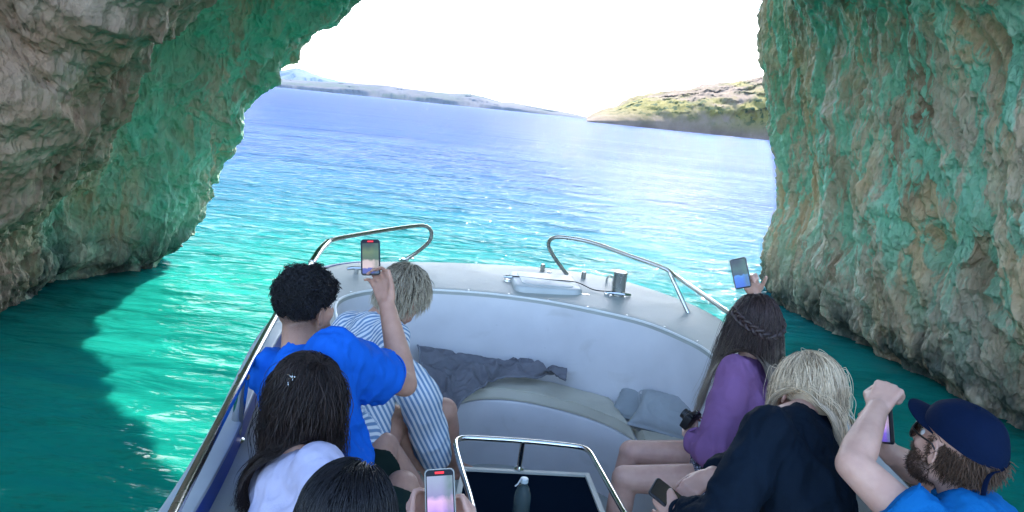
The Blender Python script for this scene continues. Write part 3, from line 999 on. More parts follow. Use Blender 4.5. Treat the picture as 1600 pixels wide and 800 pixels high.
def hair_mat(name, dark, light, tips=None, rough=.38):
    m, n, b = new_mat(name)
    L = n.links.new; nd = n.nodes.new
    a = nd('ShaderNodeAttribute'); a.attribute_name = 'tone'
    t = nd('ShaderNodeMix'); t.data_type = 'RGBA'; L(a.outputs['Fac'], t.inputs[0]); t.inputs[6].default_value = (*dark, 1); t.inputs[7].default_value = (*light, 1)
    o = t.outputs[2]
    if tips:
        a2 = nd('ShaderNodeAttribute'); a2.attribute_name = 'along'
        mr = nd('ShaderNodeMapRange'); L(a2.outputs['Fac'], mr.inputs[0]); mr.inputs[1].default_value = .35; mr.inputs[2].default_value = .9; mr.inputs[4].default_value = .8
        t2 = nd('ShaderNodeMix'); t2.data_type = 'RGBA'; L(mr.outputs[0], t2.inputs[0]); L(o, t2.inputs[6]); t2.inputs[7].default_value = (*tips, 1)
        o = t2.outputs[2]
    L(o, b.inputs['Base Color'])
    b.inputs['Roughness'].default_value = rough
    b.inputs['Specular IOR Level'].default_value = .32
    return m


def cap_hair(c, M, s, grow=.006, front=.035, lo=-.02):
    """the thick base of a hairdo over the skull"""
    c = Vector(c)
    P = lambda x, y, z: c + M @ Vector((x * s, y * s, z * s))
    g_ = grow
    return [ell(P(0, -.018, .036), (.076 * s + g_, .092 * s + g_, .084 * s + g_), M), ell(P(0, -.045, .0), (.066 * s + g_, .062 * s + g_, .068 * s + g_), M), ell(P(0, -.056, -.035), (.052 * s + g_, .042 * s + g_, .05 * s + g_), M)]

# ------------------------------------------------------------------ boat
M_gel = pmat('gelcoat', (.64, .63, .64), .34, bump=.0015, bscale=9, var=.08, vscale=3.5, scuff=.35)
M_deck = pmat('deck_paint', (.37, .385, .35), .5, bump=.0016, bscale=240, var=.12, vscale=4, scuff=.4)
M_cap = pmat('gunwale_cap', (.42, .45, .46), .45, bump=.0008, bscale=60, var=.08, vscale=8)
M_white = pmat('white_trim', (.80, .80, .76), .4, var=.05, vscale=20)
M_blue = pmat('blue_paint', (.008, .045, .30), .35, var=.08, vscale=5)
M_steel = pmat('stainless', (.66, .66, .64), .15, metal=1, var=.04, vscale=10)
M_steeld = pmat('weathered_stainless', (.52, .52, .49), .24, metal=1, bump=.00005, bscale=30, var=.06, vscale=10)
M_cush = pmat('cushion_vinyl', (.52, .49, .39), .5, bump=.004, bscale=14, var=.10, vscale=5, scuff=.4)
M_black = pmat('dark_glossy_top', (.004, .009, .018), .6, spec=0)
M_rim = pmat('cream_rim', (.52, .53, .47), .5, bump=.0006, bscale=50, var=.08, vscale=12)
M_rubber = pmat('black_rubber', (.015, .015, .016), .6)

boat = empty('motor_boat', (0.15, 2.0, 0))
tag(boat, 'pale fibreglass tour boat with blunt bow deck and low steel rails', 'boat')

OUT = [(-.70, -1.5), (-.73, .3), (-.76, 1.3), (-.83, 2.0), (-.95, 2.7), (-1.06, 3.4), (-1.15, 4.05), (-1.13, 4.40), (-.98, 4.64), (-.67, 4.82), (-.2, 4.98), (.28, 5.06), (.70, 4.95), (1.02, 4.62), (1.22, 4.21), (1.30, 3.6), (1.33, 2.8), (1.34, 2.0), (1.34, .5), (1.32, -1.5)]
COAM = [(-.44, -1.5), (-.46, .3), (-.48, 1.3), (-.54, 2.0), (-.63, 2.7), (-.78, 3.30), (-.88, 3.72), (-.72, 4.00), (-.45, 4.11), (-.13, 4.16), (.15, 4.14), (.39, 4.07), (.73, 3.90), (.92, 3.68), (1.02, 3.48), (1.08, 3.1), (1.10, 2.5), (1.08, 1.8), (1.06, .5), (1.04, -1.5)]
SEATF = [(-.12, -1.5), (-.13, .3), (-.14, 1.3), (-.18, 2.0), (-.24, 2.7), (-.28, 3.3), (-.25, 3.58), (-.16, 3.74), (-.03, 3.81), (.12, 3.82), (.28, 3.78), (.44, 3.71), (.58, 3.61), (.69, 3.46), (.75, 3.25), (.76, 3.0), (.74, 2.5), (.73, 1.8), (.72, .5), (.72, -1.5)]
NB = 220
out = spline(OUT, NB); coam = spline(COAM, NB); seatf = spline(SEATF, NB)


def dz(y): return 1.33 + .12 * float(sstep(1.6, 4.0, np.array(y)))      # deck height


def lift(c, z, off=0):
    zz = np.array([dz(y) for y in c[:, 1]]) if z is None else np.full(len(c), z)
    return np.column_stack([c, zz + off])


def inset(c, d):
    """move a plan curve to its left-hand normal by d (inwards for these curves)"""
    t = np.gradient(c, axis=0); t /= np.linalg.norm(t, axis=1, keepdims=True)
    nrm = np.column_stack([t[:, 1], -t[:, 0]])
    return c + nrm * d


ZS = 1.0; ZF = .55
# hull skin outside
def hull_row(z, dx):
    c = inset(out, dx); r = lift(c, z)
    # the bow rakes aft lower down
    rake = (1.45 - z) * .33
    r[:, 1] -= rake * sstep(3.4, 5.0, out[:, 1])
    return r
top = lift(out, None)
rows = [lift(inset(out, .02), None, -.001), lift(inset(out, .0), None, -.012), lift(inset(out, -.012), None, -.045), lift(inset(out, -.012), None, -.085), lift(inset(out, .004), None, -.10)]
rows += [hull_row(z, dx) for z, dx in ((1.15, .02), (.85, .05), (.5, .11), (.15, .20), (-.15, .34), (-.45, .62))]
V, Fc = loft(rows)
mb = MB(); mb.add(V, Fc)
sternring = [r[0] for r in rows] ; sternring2 = [r[-1] for r in rows]
hull = mb.build('hull', [M_gel, M_blue], boat)
# stern board
mb = MB(); mb.box((.31, -1.52, .55), (1.95, .05, 1.6), bev=.01); mb.build('transom', M_gel, boat)
# blue band low on the hull side, under the rubbing strake
V, Fc = loft([hull_row(1.20, .013), hull_row(1.16, .008), hull_row(1.02, .026), hull_row(.98, .033)]); mb = MB(); mb.add(V, Fc); mb.build('hull_stripe', M_blue, boat)
# foredeck and side decks
rows = [lift(inset(out, .02), None, -.001), lift(inset(out, .035), None, .006)]
for t in (.2, .4, .6, .8, .93):
    c = inset(out, .035) * (1 - t) + coam * t
    camber = .022 * sin(pi * t) * sstep(3.2, 4.2, c[:, 1])
    r = lift(c, None, .004); r[:, 2] += camber; rows.append(r)
rows += [lift(coam, None, .004), lift(inset(coam, .012), None, -.003), lift(inset(coam, .014), None, -.02)]
V, Fc = loft(rows); mb = MB(); mb.add(V, Fc); mb.build('deck', M_deck, boat)
# inner lining of the well
cin = inset(coam, .014)
rows = [lift(cin, None, -.018)]
for t in (.1, .35, .65, .9):
    r = lift(inset(coam, .014 + .03 * t), None); r[:, 2] = r[:, 2] * (1 - t) + (ZS - .05) * t; rows.append(r)
rows.append(lift(inset(coam, .05), ZS - .06))
V, Fc = loft(rows); mb = MB(); mb.add(V, Fc); mb.build('well_lining', M_gel, boat)
# piping along the coaming
mb = MB(); mb.tube(lift(inset(coam, .006), None, .003), .0065, 8); mb.build('coaming_trim', M_white, boat)
# screw heads along the trim and caulked joints in the lining
mb = MB(); mb.lathe([(.0055, 0), (.005, .0018), (.002, .0024), (.0005, .0024)], (0, 0, 0), n=10); scr = mb.mesh('trim_screw'); scr.materials.append(M_steel)
sp_ = lift(inset(coam, -.022), None, .0065)
for i in range(78, 196, 4):
    o = bpy.data.objects.new('trim_screw', scr); COL.objects.link(o); o.parent = boat; o.location = Vector(sp_[i]) - boat.location
M_caulk = pmat('caulk', (.30, .31, .31), .7)
for k in ():
    mb = MB(); mb.tube([np.array([*(inset(coam, .014 + .03 * t)[k]), dz(coam[k][1]) * (1 - t) + (ZS - .05) * t]) for t in (.06, .3, .6, .95)], .0028, 6); mb.build('lining_joint', M_caulk, boat)
# bench: top and front panel
rows = [lift(inset(coam, .045), ZS - .055), lift(inset(seatf, -.03), ZS - .055), lift(inset(seatf, -.006), ZS - .058), lift(seatf, ZS - .07)]
for t in (.3, .7, 1): rows.append(lift(inset(seatf, -.03 * t), (ZS - .07) * (1 - t) + ZF * t))
V, Fc = loft(rows); mb = MB(); mb.add(V, Fc); mb.build('bench', M_gel, boat)
# sole
V, Fc = loft([lift(inset(seatf, -.04), ZF + .002), lift(inset(seatf, .2) * .0 + np.column_stack([np.full(NB, .3), np.clip(seatf[:, 1], -1.5, 3.3)]), ZF + .002)]); mb = MB(); mb.add(V, Fc); mb.build('cockpit_sole', M_deck, boat)

# bulwark on the side decks aft: painted blue inside, with its pale cap
for sg, rng_ in ((-1, slice(0, 96)), (1, slice(NB - 84, NB))):
    c = out[rng_]
    hgt = .10 * (1 - sstep(2.7, 3.7, c[:, 1]))
    base = lift(c, None)
    def R_(d, dz_): 
        k = inset(c, d); r = lift(k, None); r[:, 2] = base[:, 2] + dz_ * hgt + (.003 if dz_ == 0 else 0); return r
    mb = MB(); V, Fc = loft([R_(.050, 0), R_(.046, .9), R_(.010, .9), R_(.006, 0)]); mb.add(V, Fc)
    mb.build('bulwark', M_blue, boat)
    k0 = R_(.03, 1.0)
    rows = [R_(.056, .9), R_(.056, 1.04), R_(.05, 1.08), R_(-.018, 1.08), R_(-.026, 1.02), R_(-.026, .80)]
    mb = MB(); V, Fc = loft(rows); mb.add(V, Fc); mb.build('bulwark_cap', M_cap, boat)

# ------------------------------------------------------------------ rails
def smooth_path(pts, n=90): return spline(pts, n)
LR = [WZ(228, 895, 1.60), WZ(272, 800, 1.60), WZ(332, 682, 1.61), WZ(376, 596, 1.63), WZ(432, 492, 1.66), WZ(462, 448, 1.68), W(487, 411, 3.62), W(500, 391, 3.78), W(513, 378, 3.92), W(535, 371, 4.05), W(600, 360, 4.4), W(650, 353, 4.64), W(667, 354, 4.70), W(674, 363, 4.73), W(671, 377, 4.75), W(652, 394, 4.80), WZ(631, 407, 1.45)]
RR = [WZ(889, 433, 1.45), W(873, 412, 4.80), W(860, 392, 4.76), W(857, 380, 4.74), W(864, 372, 4.70), W(882, 371, 4.66), W(925, 379, 4.56), W(985, 400, 4.38), W(1035, 418, 4.24), W(1060, 434, 4.12), W(1140, 490, 3.45), W(1230, 565, 2.88), W(1330, 660, 2.42), W(1410, 742, 2.14), W(1470, 805, 1.97), W(1560, 905, 1.75)]
mb = MB(); mb.tube(smooth_path(LR, 160), .0125, 12); rl = mb.build('bow_rail', M_steeld, boat)
mb = MB(); mb.tube(smooth_path(LR[6:9], 12), .0175, 12); mb.build('rail_sleeve', M_steel, rl)
mb = MB(); mb.tube(smooth_path(RR, 160), .0125, 12); rr = mb.build('bow_rail', M_steeld, boat)


def foot(mb, p, r=.034, axis=(0, 0, 1)):
    mb.lathe([(r, 0), (r, .004), (r * .6, .008), (r * .5, .014)], p, axis, 18)


def stanchion(base, topp, parent, r=.0115, plate=True):
    mb = MB(); mb.tube([base, base.lerp(topp, .5), topp], r, 12)
    if plate: foot(mb, base, .032)
    return mb.build('stanchion', M_steel, parent)


b0 = WZ(1078, 495, 1.452); stanchion(b0, W(1046, 426, 4.20), rr)
bL = WZ(366, 689, dz(2.3) + .006); stanchion(bL, WZ(381, 588, 1.63), rl, .018)
bR = Vector((1.24, 2.55, dz(2.5) + .006)); stanchion(bR, W(1308, 639, 2.51), rr)
mb = MB(); foot(mb, WZ(631, 407, 1.455)); foot(mb, WZ(640, 404, 1.455), .028); mb.build('rail_foot', M_steel, rl)
mb = MB(); foot(mb, WZ(889, 433, 1.455)); mb.build('rail_foot', M_steel, rr)

# ------------------------------------------------------------------ foredeck fittings
hc = [WZ(795, 424, 1.49), WZ(891, 431, 1.49), WZ(915, 458, 1.49), WZ(803, 447, 1.49)]
cx = sum((p.x for p in hc)) / 4; cy = sum((p.y for p in hc)) / 4
yaw = math.atan2(hc[1].y - hc[0].y, hc[1].x - hc[0].x)
wd = ((hc[1] - hc[0]).length + (hc[2] - hc[3]).length) / 2; dp = ((hc[0] - hc[3]).length + (hc[1] - hc[2]).length) / 2
RZ = Matrix.Rotation(yaw, 3, 'Z')


def rounded_plate(mb, c, w_, d_, z0, z1, rad, M, chamf=.01, n=8):
    def ring(ins, z):
        pts = []
        for qx, qy, a0 in ((1, 1, 0), (-1, 1, 90), (-1, -1, 180), (1, -1, 270)):
            for k in range(n + 1):
                a = radians(a0 + 90 * k / n); rr_ = max(rad - ins, .002)
                p = Vector((qx * (w_ / 2 - rad) + cos(a) * rr_, qy * (d_ / 2 - rad) + sin(a) * rr_, 0))
                p = M @ p; pts.append((c[0] + p.x, c[1] + p.y, z))
        return pts
    R4 = [ring(0, z0), ring(0, z1 - chamf), ring(chamf * .4, z1 - chamf * .3), ring(chamf, z1)]
    V, Fc = loft(R4, closed=True)
    m = len(R4[0]); Fc = [tuple(f) for f in Fc] + [tuple(3 * m + k for k in range(m)), tuple(range(m))[::-1]]
    mb.add(V, Fc)


M_lid = pmat('hatch_lid', (.46, .485, .475), .42, bump=.0008, bscale=200, var=.06, vscale=9)
mb = MB(); rounded_plate(mb, (cx, cy), wd, dp, 1.455, 1.498, .07, RZ, .016); hatch = mb.build('deck_hatch', M_lid, boat)
mb = MB(); rounded_plate(mb, (cx, cy), wd - .10, dp - .09, 1.4985, 1.504, .05, RZ, .004); mb.build('lid_panel', M_lid, hatch)
mb = MB(); mb.box(Vector((cx, cy, 1.5)) + RZ @ Vector((-wd / 2 - .02, .02, -.03)), (.045, .05, .02), RZ, .005)
mb.tube([Vector((cx, cy, 1.5)) + RZ @ Vector((-wd / 2 - .04, .05, -.012)), Vector((cx, cy, 1.5)) + RZ @ Vector((-wd / 2 + .01, .03, -.004))], .009, 8); mb.build('latch', M_steel, hatch)
mb = MB(); mb.box(Vector((cx, cy, 1.5)) + RZ @ Vector((wd / 2 + .018, -dp / 2 + .03, -.035)), (.05, .03, .012), RZ, .004); mb.build('latch', M_steel, hatch)
# strap across the lid to the mooring post
p0 = Vector((cx, cy, 1.508)) + RZ @ Vector((-wd / 2 - .03, .04, -.01)); p1 = WZ(958, 456, 1.50)
mid = Vector((cx, cy, 1.507)) + RZ @ Vector((wd / 2 - .02, -.035, .0))
mb = MB(); mb.tube(spline([p0, p0.lerp(mid, .15) + Vector((0, 0, .002)), p0.lerp(mid, .6), mid, mid.lerp(p1, .5) + Vector((0, 0, -.018)), p1], 40), .0035, 6); s_ = mb.build('tie_down_cord', M_rubber); tag(s_, 'thin dark cord drawn across the pale hatch lid to the mooring post', 'cord')
# mooring post
pb = WZ(965, 464, 1.462)
mb = MB(); mb.lathe([(.058, 0), (.060, .006), (.052, .012), (.040, .014), (.039, .14), (.041, .143), (.041, .152), (.036, .157), (0.001, .158)], pb, n=28); post = mb.build('mooring_post', M_steeld, boat)
mb = MB(); mb.tube([pb + Vector((-.075, -.01, .022)), pb + Vector((-.03, -.04, .03)), pb + Vector((.03, -.045, .03)), pb + Vector((.072, -.01, .022))], .009, 8)
mb.box(pb + Vector((-.07, -.01, .014)), (.03, .035, .024), None, .006); mb.build('post_pin', M_steel, post)
mb = MB(); mb.tube([pb + Vector((-.03, .0, .075)), pb + Vector((.0, -.042, .095)), pb + Vector((.004, -.043, .125))], .004, 6); mb.build('post_hook', M_steel, post)
q = WZ(952, 447, 1.455)
mb = MB(); mb.tube([q + Vector((-.02, 0, 0)), q + Vector((-.022, 0, .045)), q + Vector((-.008, 0, .066)), q + Vector((.012, 0, .066)), q + Vector((.022, 0, .045)), q + Vector((.02, 0, 0))], .0065, 8); foot(mb, q, .03); mb.build('eye_bracket', M_steel, boat)
for px, py, hh in ((847, 426, .055), (911, 438, .055), (858, 428, .012)):
    q = WZ(px, py, 1.458)
    mb = MB(); mb.lathe([(.022, 0), (.022, .004), (.015, .008), (.015, hh), (.012, hh + .004), (.001, hh + .005)], q, n=16); mb.build('deck_pin', M_steeld, boat)
# cleat by the left rail foot
q = WZ(556, 432, 1.46)
mb = MB(); mb.tube([q + Vector((-.05, -.02, .045)), q + Vector((-.02, -.005, .05)), q + Vector((.02, .005, .05)), q + Vector((.05, .02, .045))], .010, 8); mb.tube([q, q + Vector((0, 0, .05))], .014, 8); foot(mb, q, .034); mb.build('cleat', M_steel, boat)
# raised non-skid panels on the foredeck
def panel(corners, name='nonskid_panel'):
    P = [WZ(a, b_, 1.4725) for a, b_ in corners]
    c = sum(P, Vector()) / len(P)
    mb = MB(); n_ = len(P)
    lo = [Vector((p.x, p.y, 1.462)) for p in P]; hi = [c + (p - c) * .985 for p in P]
    mb.v = [tuple(p) for p in lo + P + hi] ; 
    for p in range(n_, 2 * n_): mb.v[p] = (mb.v[p][0], mb.v[p][1], 1.4785)
    for p in range(2 * n_, 3 * n_): mb.v[p] = (mb.v[p][0], mb.v[p][1], 1.4805)
    for k in range(n_):
        k2 = (k + 1) % n_
        mb.f += [(k, k2, n_ + k2, n_ + k), (n_ + k, n_ + k2, 2 * n_ + k2, 2 * n_ + k)]
    mb.f.append(tuple(range(2 * n_, 3 * n_)))
    mb.build(name, M_deck, boat, smooth=False)


# ------------------------------------------------------------------ cushions
def ring_pt(u, t):
    """u: 0..1 along the bench, t: 0 wall .. 1 front"""
    i = u * (NB - 1); k = int(min(i, NB - 2)); f = i - k
    a = cin2[k] * (1 - f) + cin2[k + 1] * f; b_ = sf2[k] * (1 - f) + sf2[k + 1] * f
    return a * (1 - t) + b_ * t


cin2 = inset(coam, .055); sf2 = inset(seatf, -.012)
def u_at(px, py):
    p = WZ(px, py, ZS)
    best = min(range(NB), key=lambda k: abs((cin2[k][0] - p.x) * (sf2[k][1] - p.y) - (cin2[k][1] - p.y) * (sf2[k][0] - p.x)) / (np.linalg.norm(cin2[k] - sf2[k]) + 1e-6) + (0 if np.linalg.norm((cin2[k] + sf2[k]) / 2 - np.array([p.x, p.y])) < .45 else 9))
    return best / (NB - 1)


def cushion(u0, u1, seed, label):
    nu, nt_ = max(10, int((u1 - u0) * 260)), 16
    topv = np.zeros((nu, nt_, 3)); 
    for i in range(nu):
        for j in range(nt_):
            a = i / (nu - 1); t = j / (nt_ - 1)
            p = ring_pt(u0 + (u1 - u0) * (.003 + .994 * a), t)
            da = min(a, 1 - a) * (nu - 1) * .02; dt = min(t, 1 - t) * .36
            puff = min(1, (min(da, dt) / .022)) ; puff = sqrt(max(0, 1 - (1 - puff) ** 2))
            topv[i, j] = (p[0], p[1], ZS - .045 + .046 * puff)
    n3 = topv.reshape(-1, 3)
    n3[:, 2] += .006 * fbm(n3 * 7, 3, seed) + .003 * fbm(n3 * np.array([22, 22, 1]), 2, seed + 3, ridged=True)
    bot = topv.copy(); bot[:, :, 2] = ZS - .052
    mb = MB()
    mb.add(n3, grid_faces(nu, nt_))
    # skirt
    edge = [topv[0, j] for j in range(nt_)] + [topv[i, -1] for i in range(nu)] + [topv[-1, j] for j in range(nt_ - 1, -1, -1)] + [topv[i, 0] for i in range(nu - 1, -1, -1)]
    e2 = [np.array([p[0], p[1], ZS - .0535]) for p in edge]
    V, Fc = loft([edge, e2], closed=True); mb.add(V, Fc)
    me = mb.mesh('seat_cushion', True, 60)
    o = link('seat_cushion', me, M_cush)
    # welt along the front edge
    pts = [topv[i, -2] + np.array([0, 0, -.004]) for i in range(nu)]
    m2 = MB(); m2.tube(pts, .0045, 6); m2.build('welt', M_cush, o)
    tag(o, label, 'cushion', 'seat cushions on the bow bench')
    return o


uA = u_at(966, 625); uB = u_at(1060, 690)
cushion(.335, .415, 3, 'olive beige cushion on the left side of the bench, behind the seated people')
cushion(.418, uA - .002, 4, 'long olive beige cushion in the middle of the bow bench, under the grey towel')
cushion(uA + .002, uA + .085, 5, 'short olive beige cushion right of the bench seam, under the grey pillow')
cushion(uA + .088, uA + .20, 6, 'olive beige cushion under the thighs of the seated woman in purple')

# ------------------------------------------------------------------ console with dark top and grab frame
ZC = 1.0
TL = WZ(722, 733, ZC); TR = WZ(920, 743, ZC); BR_ = WZ(975, 880, ZC); BL_ = Vector((TL.x + (BR_.x - TR.x) * -.2, BR_.y - .02, ZC)); 
def quad_prism(mb, P, z0, z1, sh=1.0):
    c = sum(P, Vector()) / 4
    lo = [(p.x, p.y, z0) for p in P]; hi = [(c.x + (p.x - c.x) * sh, c.y + (p.y - c.y) * sh, z1) for p in P]
    mb.add(lo + hi, [(0, 1, 2, 3)[::-1], (4, 5, 6, 7)] + [(k, (k + 1) % 4, 4 + (k + 1) % 4, 4 + k) for k in range(4)])
Q = [TL, TR, BR_, BL_]
mb = MB(); quad_prism(mb, Q, ZF + .004, ZC - .02); con = mb.build('engine_box', M_gel, boat, smooth=False)
mb = MB(); 
c_ = sum(Q, Vector()) / 4
inner = [c_ + (p - c_) * .93 for p in Q]
for k in range(4):
    a, b_ = Q[k], Q[(k + 1) % 4]; ai, bi = inner[k], inner[(k + 1) % 4]
    mb.add([(a.x, a.y, ZC - .022), (b_.x, b_.y, ZC - .022), (bi.x, bi.y, ZC - .022), (ai.x, ai.y, ZC - .022), (a.x, a.y, ZC + .012), (b_.x, b_.y, ZC + .012), (bi.x, bi.y, ZC + .012), (ai.x, ai.y, ZC + .012)],
           [(0, 1, 2, 3)[::-1], (4, 5, 6, 7), (0, 1, 5, 4), (1, 2, 6, 5), (2, 3, 7, 6), (3, 0, 4, 7)])
mb.build('box_rim', M_rim, con, smooth=False)
mb = MB(); quad_prism(mb, [c_ + (p - c_) * .94 for p in Q], ZC - .018, ZC + .002); mb.build('dark_top', M_black, con, smooth=False)
U = [WZ(763, 940, 1.14), WZ(740, 800, 1.14), WZ(722, 735, 1.14), WZ(713, 700, 1.14), WZ(714, 688, 1.14), WZ(728, 684, 1.14), WZ(770, 686, 1.14), WZ(817, 689, 1.14), WZ(870, 694, 1.14), WZ(908, 699, 1.14), WZ(922, 707, 1.14), WZ(934, 727, 1.14), WZ(975, 800, 1.14), WZ(1040, 915, 1.14)]
mb = MB(); mb.tube(spline(U, 120), .0115, 12); gr = mb.build('grab_frame', M_steel, con)
ptop = WZ(817, 690, 1.138); pbm = Vector((ptop.x - .004, ptop.y + .0, ZC + .012))
mb = MB(); mb.tube([pbm, ptop], .011, 12); foot(mb, pbm, .022); mb.build('frame_post', M_steel, gr)
for p in (U[0], U[-1]):
    mb = MB(); mb.tube([Vector((p.x, p.y, ZC)), Vector(p)], .011, 10); mb.build('frame_post', M_steel, gr)

# ------------------------------------------------------------------ people
def skin_mat(name, col, rough=.48):
    m, n, b = new_mat(name)
    L = n.links.new; nd = n.nodes.new
    b.inputs['Roughness'].default_value = rough
    b.inputs['Specular IOR Level'].default_value = .4
    b.inputs['Subsurface Weight'].default_value = .15
    b.inputs['Subsurface Radius'].default_value = (.012, .005, .003)
    b.inputs['Subsurface Scale'].default_value = 1
    tc = nd('ShaderNodeTexCoord')
    t = nd('ShaderNodeTexNoise'); t.inputs['Scale'].default_value = 22; t.inputs['Detail'].default_value = 5; L(tc.outputs['Object'], t.inputs[0])
    mr = nd('ShaderNodeMapRange'); mr.inputs[1].default_value = .35; mr.inputs[2].default_value = .65; L(t.outputs[0], mr.inputs[0])
    mx = nd('ShaderNodeMix'); mx.data_type = 'RGBA'; L(mr.outputs[0], mx.inputs[0])
    mx.inputs[6].default_value = (col[0] * .92, col[1] * .86, col[2] * .86, 1); mx.inputs[7].default_value = (min(1, col[0] * 1.06), col[1] * 1.03, col[2] * 1.03, 1)
    # short stubble and shaved hair, stored on the skin
    a = nd('ShaderNodeAttribute'); a.attribute_name = 'stubble'
    n2 = nd('ShaderNodeTexNoise'); n2.inputs['Scale'].default_value = 420; n2.inputs['Detail'].default_value = 2; L(tc.outputs['Object'], n2.inputs[0])
    m2 = nd('ShaderNodeMapRange'); m2.inputs[1].default_value = .3; m2.inputs[2].default_value = .7; m2.inputs[3].default_value = .65; m2.inputs[4].default_value = 1.1; L(n2.outputs[0], m2.inputs[0])
    mm = nd('ShaderNodeMath'); mm.operation = 'MULTIPLY'; mm.use_clamp = True; L(a.outputs['Fac'], mm.inputs[0]); L(m2.outputs[0], mm.inputs[1])
    mx2 = nd('ShaderNodeMix'); mx2.data_type = 'RGBA'; L(mm.outputs[0], mx2.inputs[0]); L(mx.outputs[2], mx2.inputs[6]); mx2.inputs[7].default_value = (.025, .018, .016, 1)
    L(mx2.outputs[2], b.inputs['Base Color'])
    bp = nd('ShaderNodeBump'); bp.inputs['Distance'].default_value = .0006; L(n2.outputs[0], bp.inputs['Height']); L(bp.outputs[0], b.inputs['Normal'])
    return m


def cloth_mat(name, col, weave=700, rough=.85, bump=.0012, var=.06):
    m = pmat(name, col, rough, bump=bump, bscale=130, var=var, vscale=9, spec=.06)
    return m


def torso_shapes(C, hip, face, hw=.175, k=1.0, grow=0.0, waist=.135, belly=0):
    """C: base of the neck between the collar bones, hip: centre of the pelvis, face: where the chest points"""
    C = Vector(C); hip = Vector(hip); f = Vector(face).normalized()
    ax = (C - hip).normalized()
    f = (f - ax * f.dot(ax)).normalized(); r = f.cross(ax)
    L = (C - hip).length
    g = grow
    S = []
    ch = hip + ax * L * .66; wa = hip + ax * L * .30; top = hip + ax * L * .90
    S.append(cap_seg(hip - r * .07, .105 * k + g, hip + r * .07, .105 * k + g, flat=f, ff=.95))
    S.append(cap_seg(hip, .14 * k + g, wa, waist * k + g, flat=f, ff=.80))
    S.append(cap_seg(wa, waist * k + g, ch, .150 * k + g, flat=f, ff=.74))
    S.append(cap_seg(ch, .150 * k + g, top - ax * .05, .135 * k + g, flat=f, ff=.68))
    sL = top - r * hw * .78 + ax * .0; sR = top + r * hw * .78
    S.append(cap_seg(sL - ax * .03, .068 * k + g, sR - ax * .03, .068 * k + g, flat=f, ff=.85))
    for s_ in (sL, sR):
        S.append(cap_seg(C - ax * .028, .046 * k + g, s_ + ax * .006, .050 * k + g, n=12))
        S.append(cap_seg(ch + (s_ - top) * .45, .105 * k + g, s_ - ax * .05, .062 * k + g, flat=f, ff=.85))
    if belly: S.append(ell(wa + f * .04, (.13 * k + g, .11 * k + g, .13 * k + g)))
    return S, (C - r * hw - ax * .035, C + r * hw - ax * .035), (f, r, ax)


def stub_mask(me, c, M, s, kind):
    V = verts(me)
    L = ((V - np.array(c)) @ np.array(M)) / s
    x, y, z = L[:, 0], L[:, 1], L[:, 2]
    near = (np.linalg.norm(L, axis=1) < .2).astype(float)
    v = np.zeros(len(V))
    if 'fade' in kind:
        v = np.maximum(v, sstep(-.085, -.01, z) * sstep(.045, .0, y + .012) * .85)
        v *= 1 - np.exp(-(((np.abs(x) - .08) / .02) ** 2 + ((y + .004) / .02) ** 2 + ((z + .01) / .032) ** 2))
    if 'beard' in kind:
        v = np.maximum(v, sstep(-.035, -.06, z + .25 * np.maximum(0, .03 - y)) * sstep(-.005, .02, y) * .8 * sstep(-.15, -.12, z))
    fattr(me, 'stubble', v * near)


def person(name_label, P, skin, shirt=None, head_kind=''):
    root = empty('person', (P['hip'][0], P['hip'][1], ZS))
    tag(root, name_label, 'person')
    C = Vector(P['C']); hip = Vector(P['hip']); k = P.get('k', 1.0); hs = P.get('hs', 1.0)
    S, (sL, sR), (tf, tr, ta) = torso_shapes(C, hip, P['chest'], P.get('hw', .175), k * .96, 0, P.get('waist', .135))
    sL = Vector(P['sL']) if 'sL' in P else sL
    sR = Vector(P['sR']) if 'sR' in P else sR
    hc = Vector(P['head']); HM = basis(P['face'], P.get('hup', (0, 0, 1)))
    S += head_shapes(hc, HM, hs, 'beard' in head_kind)
    S.append(cap_seg(C + ta * -.01, .060 * k, hc + HM @ Vector((0, -.025, -.055)), .054 * k, n=14))
    A = P.get('arm', 1.0)
    for sh, el, wr in ((sL, P['eL'], P['wL']), (sR, P['eR'], P['wR'])):
        if el is None: continue
        S += limb(sh, .052 * A, el, .041 * A, wr, .027 * A, 1.05)
    for hd in P['hands']: S += hand_shapes(**hd)
    for hp, kn, an, toe in P.get('legs', []):
        S += limb(hp, .085 * P.get('leg', 1), kn, .058 * P.get('leg', 1), an, .036, 1.02)
        S.append(ell(Vector(kn), (.060 * P.get('leg', 1),) * 3))
        S += foot_shapes(an, toe)
    me = remesh('body', S, P.get('vox', .0062), 3, .5)
    stub_mask(me, hc, HM, hs, head_kind)
    body = link('body', me, skin, root)
    return root, dict(C=C, hip=hip, sL=sL, sR=sR, hc=hc, HM=HM, hs=hs, tf=tf, tr=tr, ta=ta, body=body)


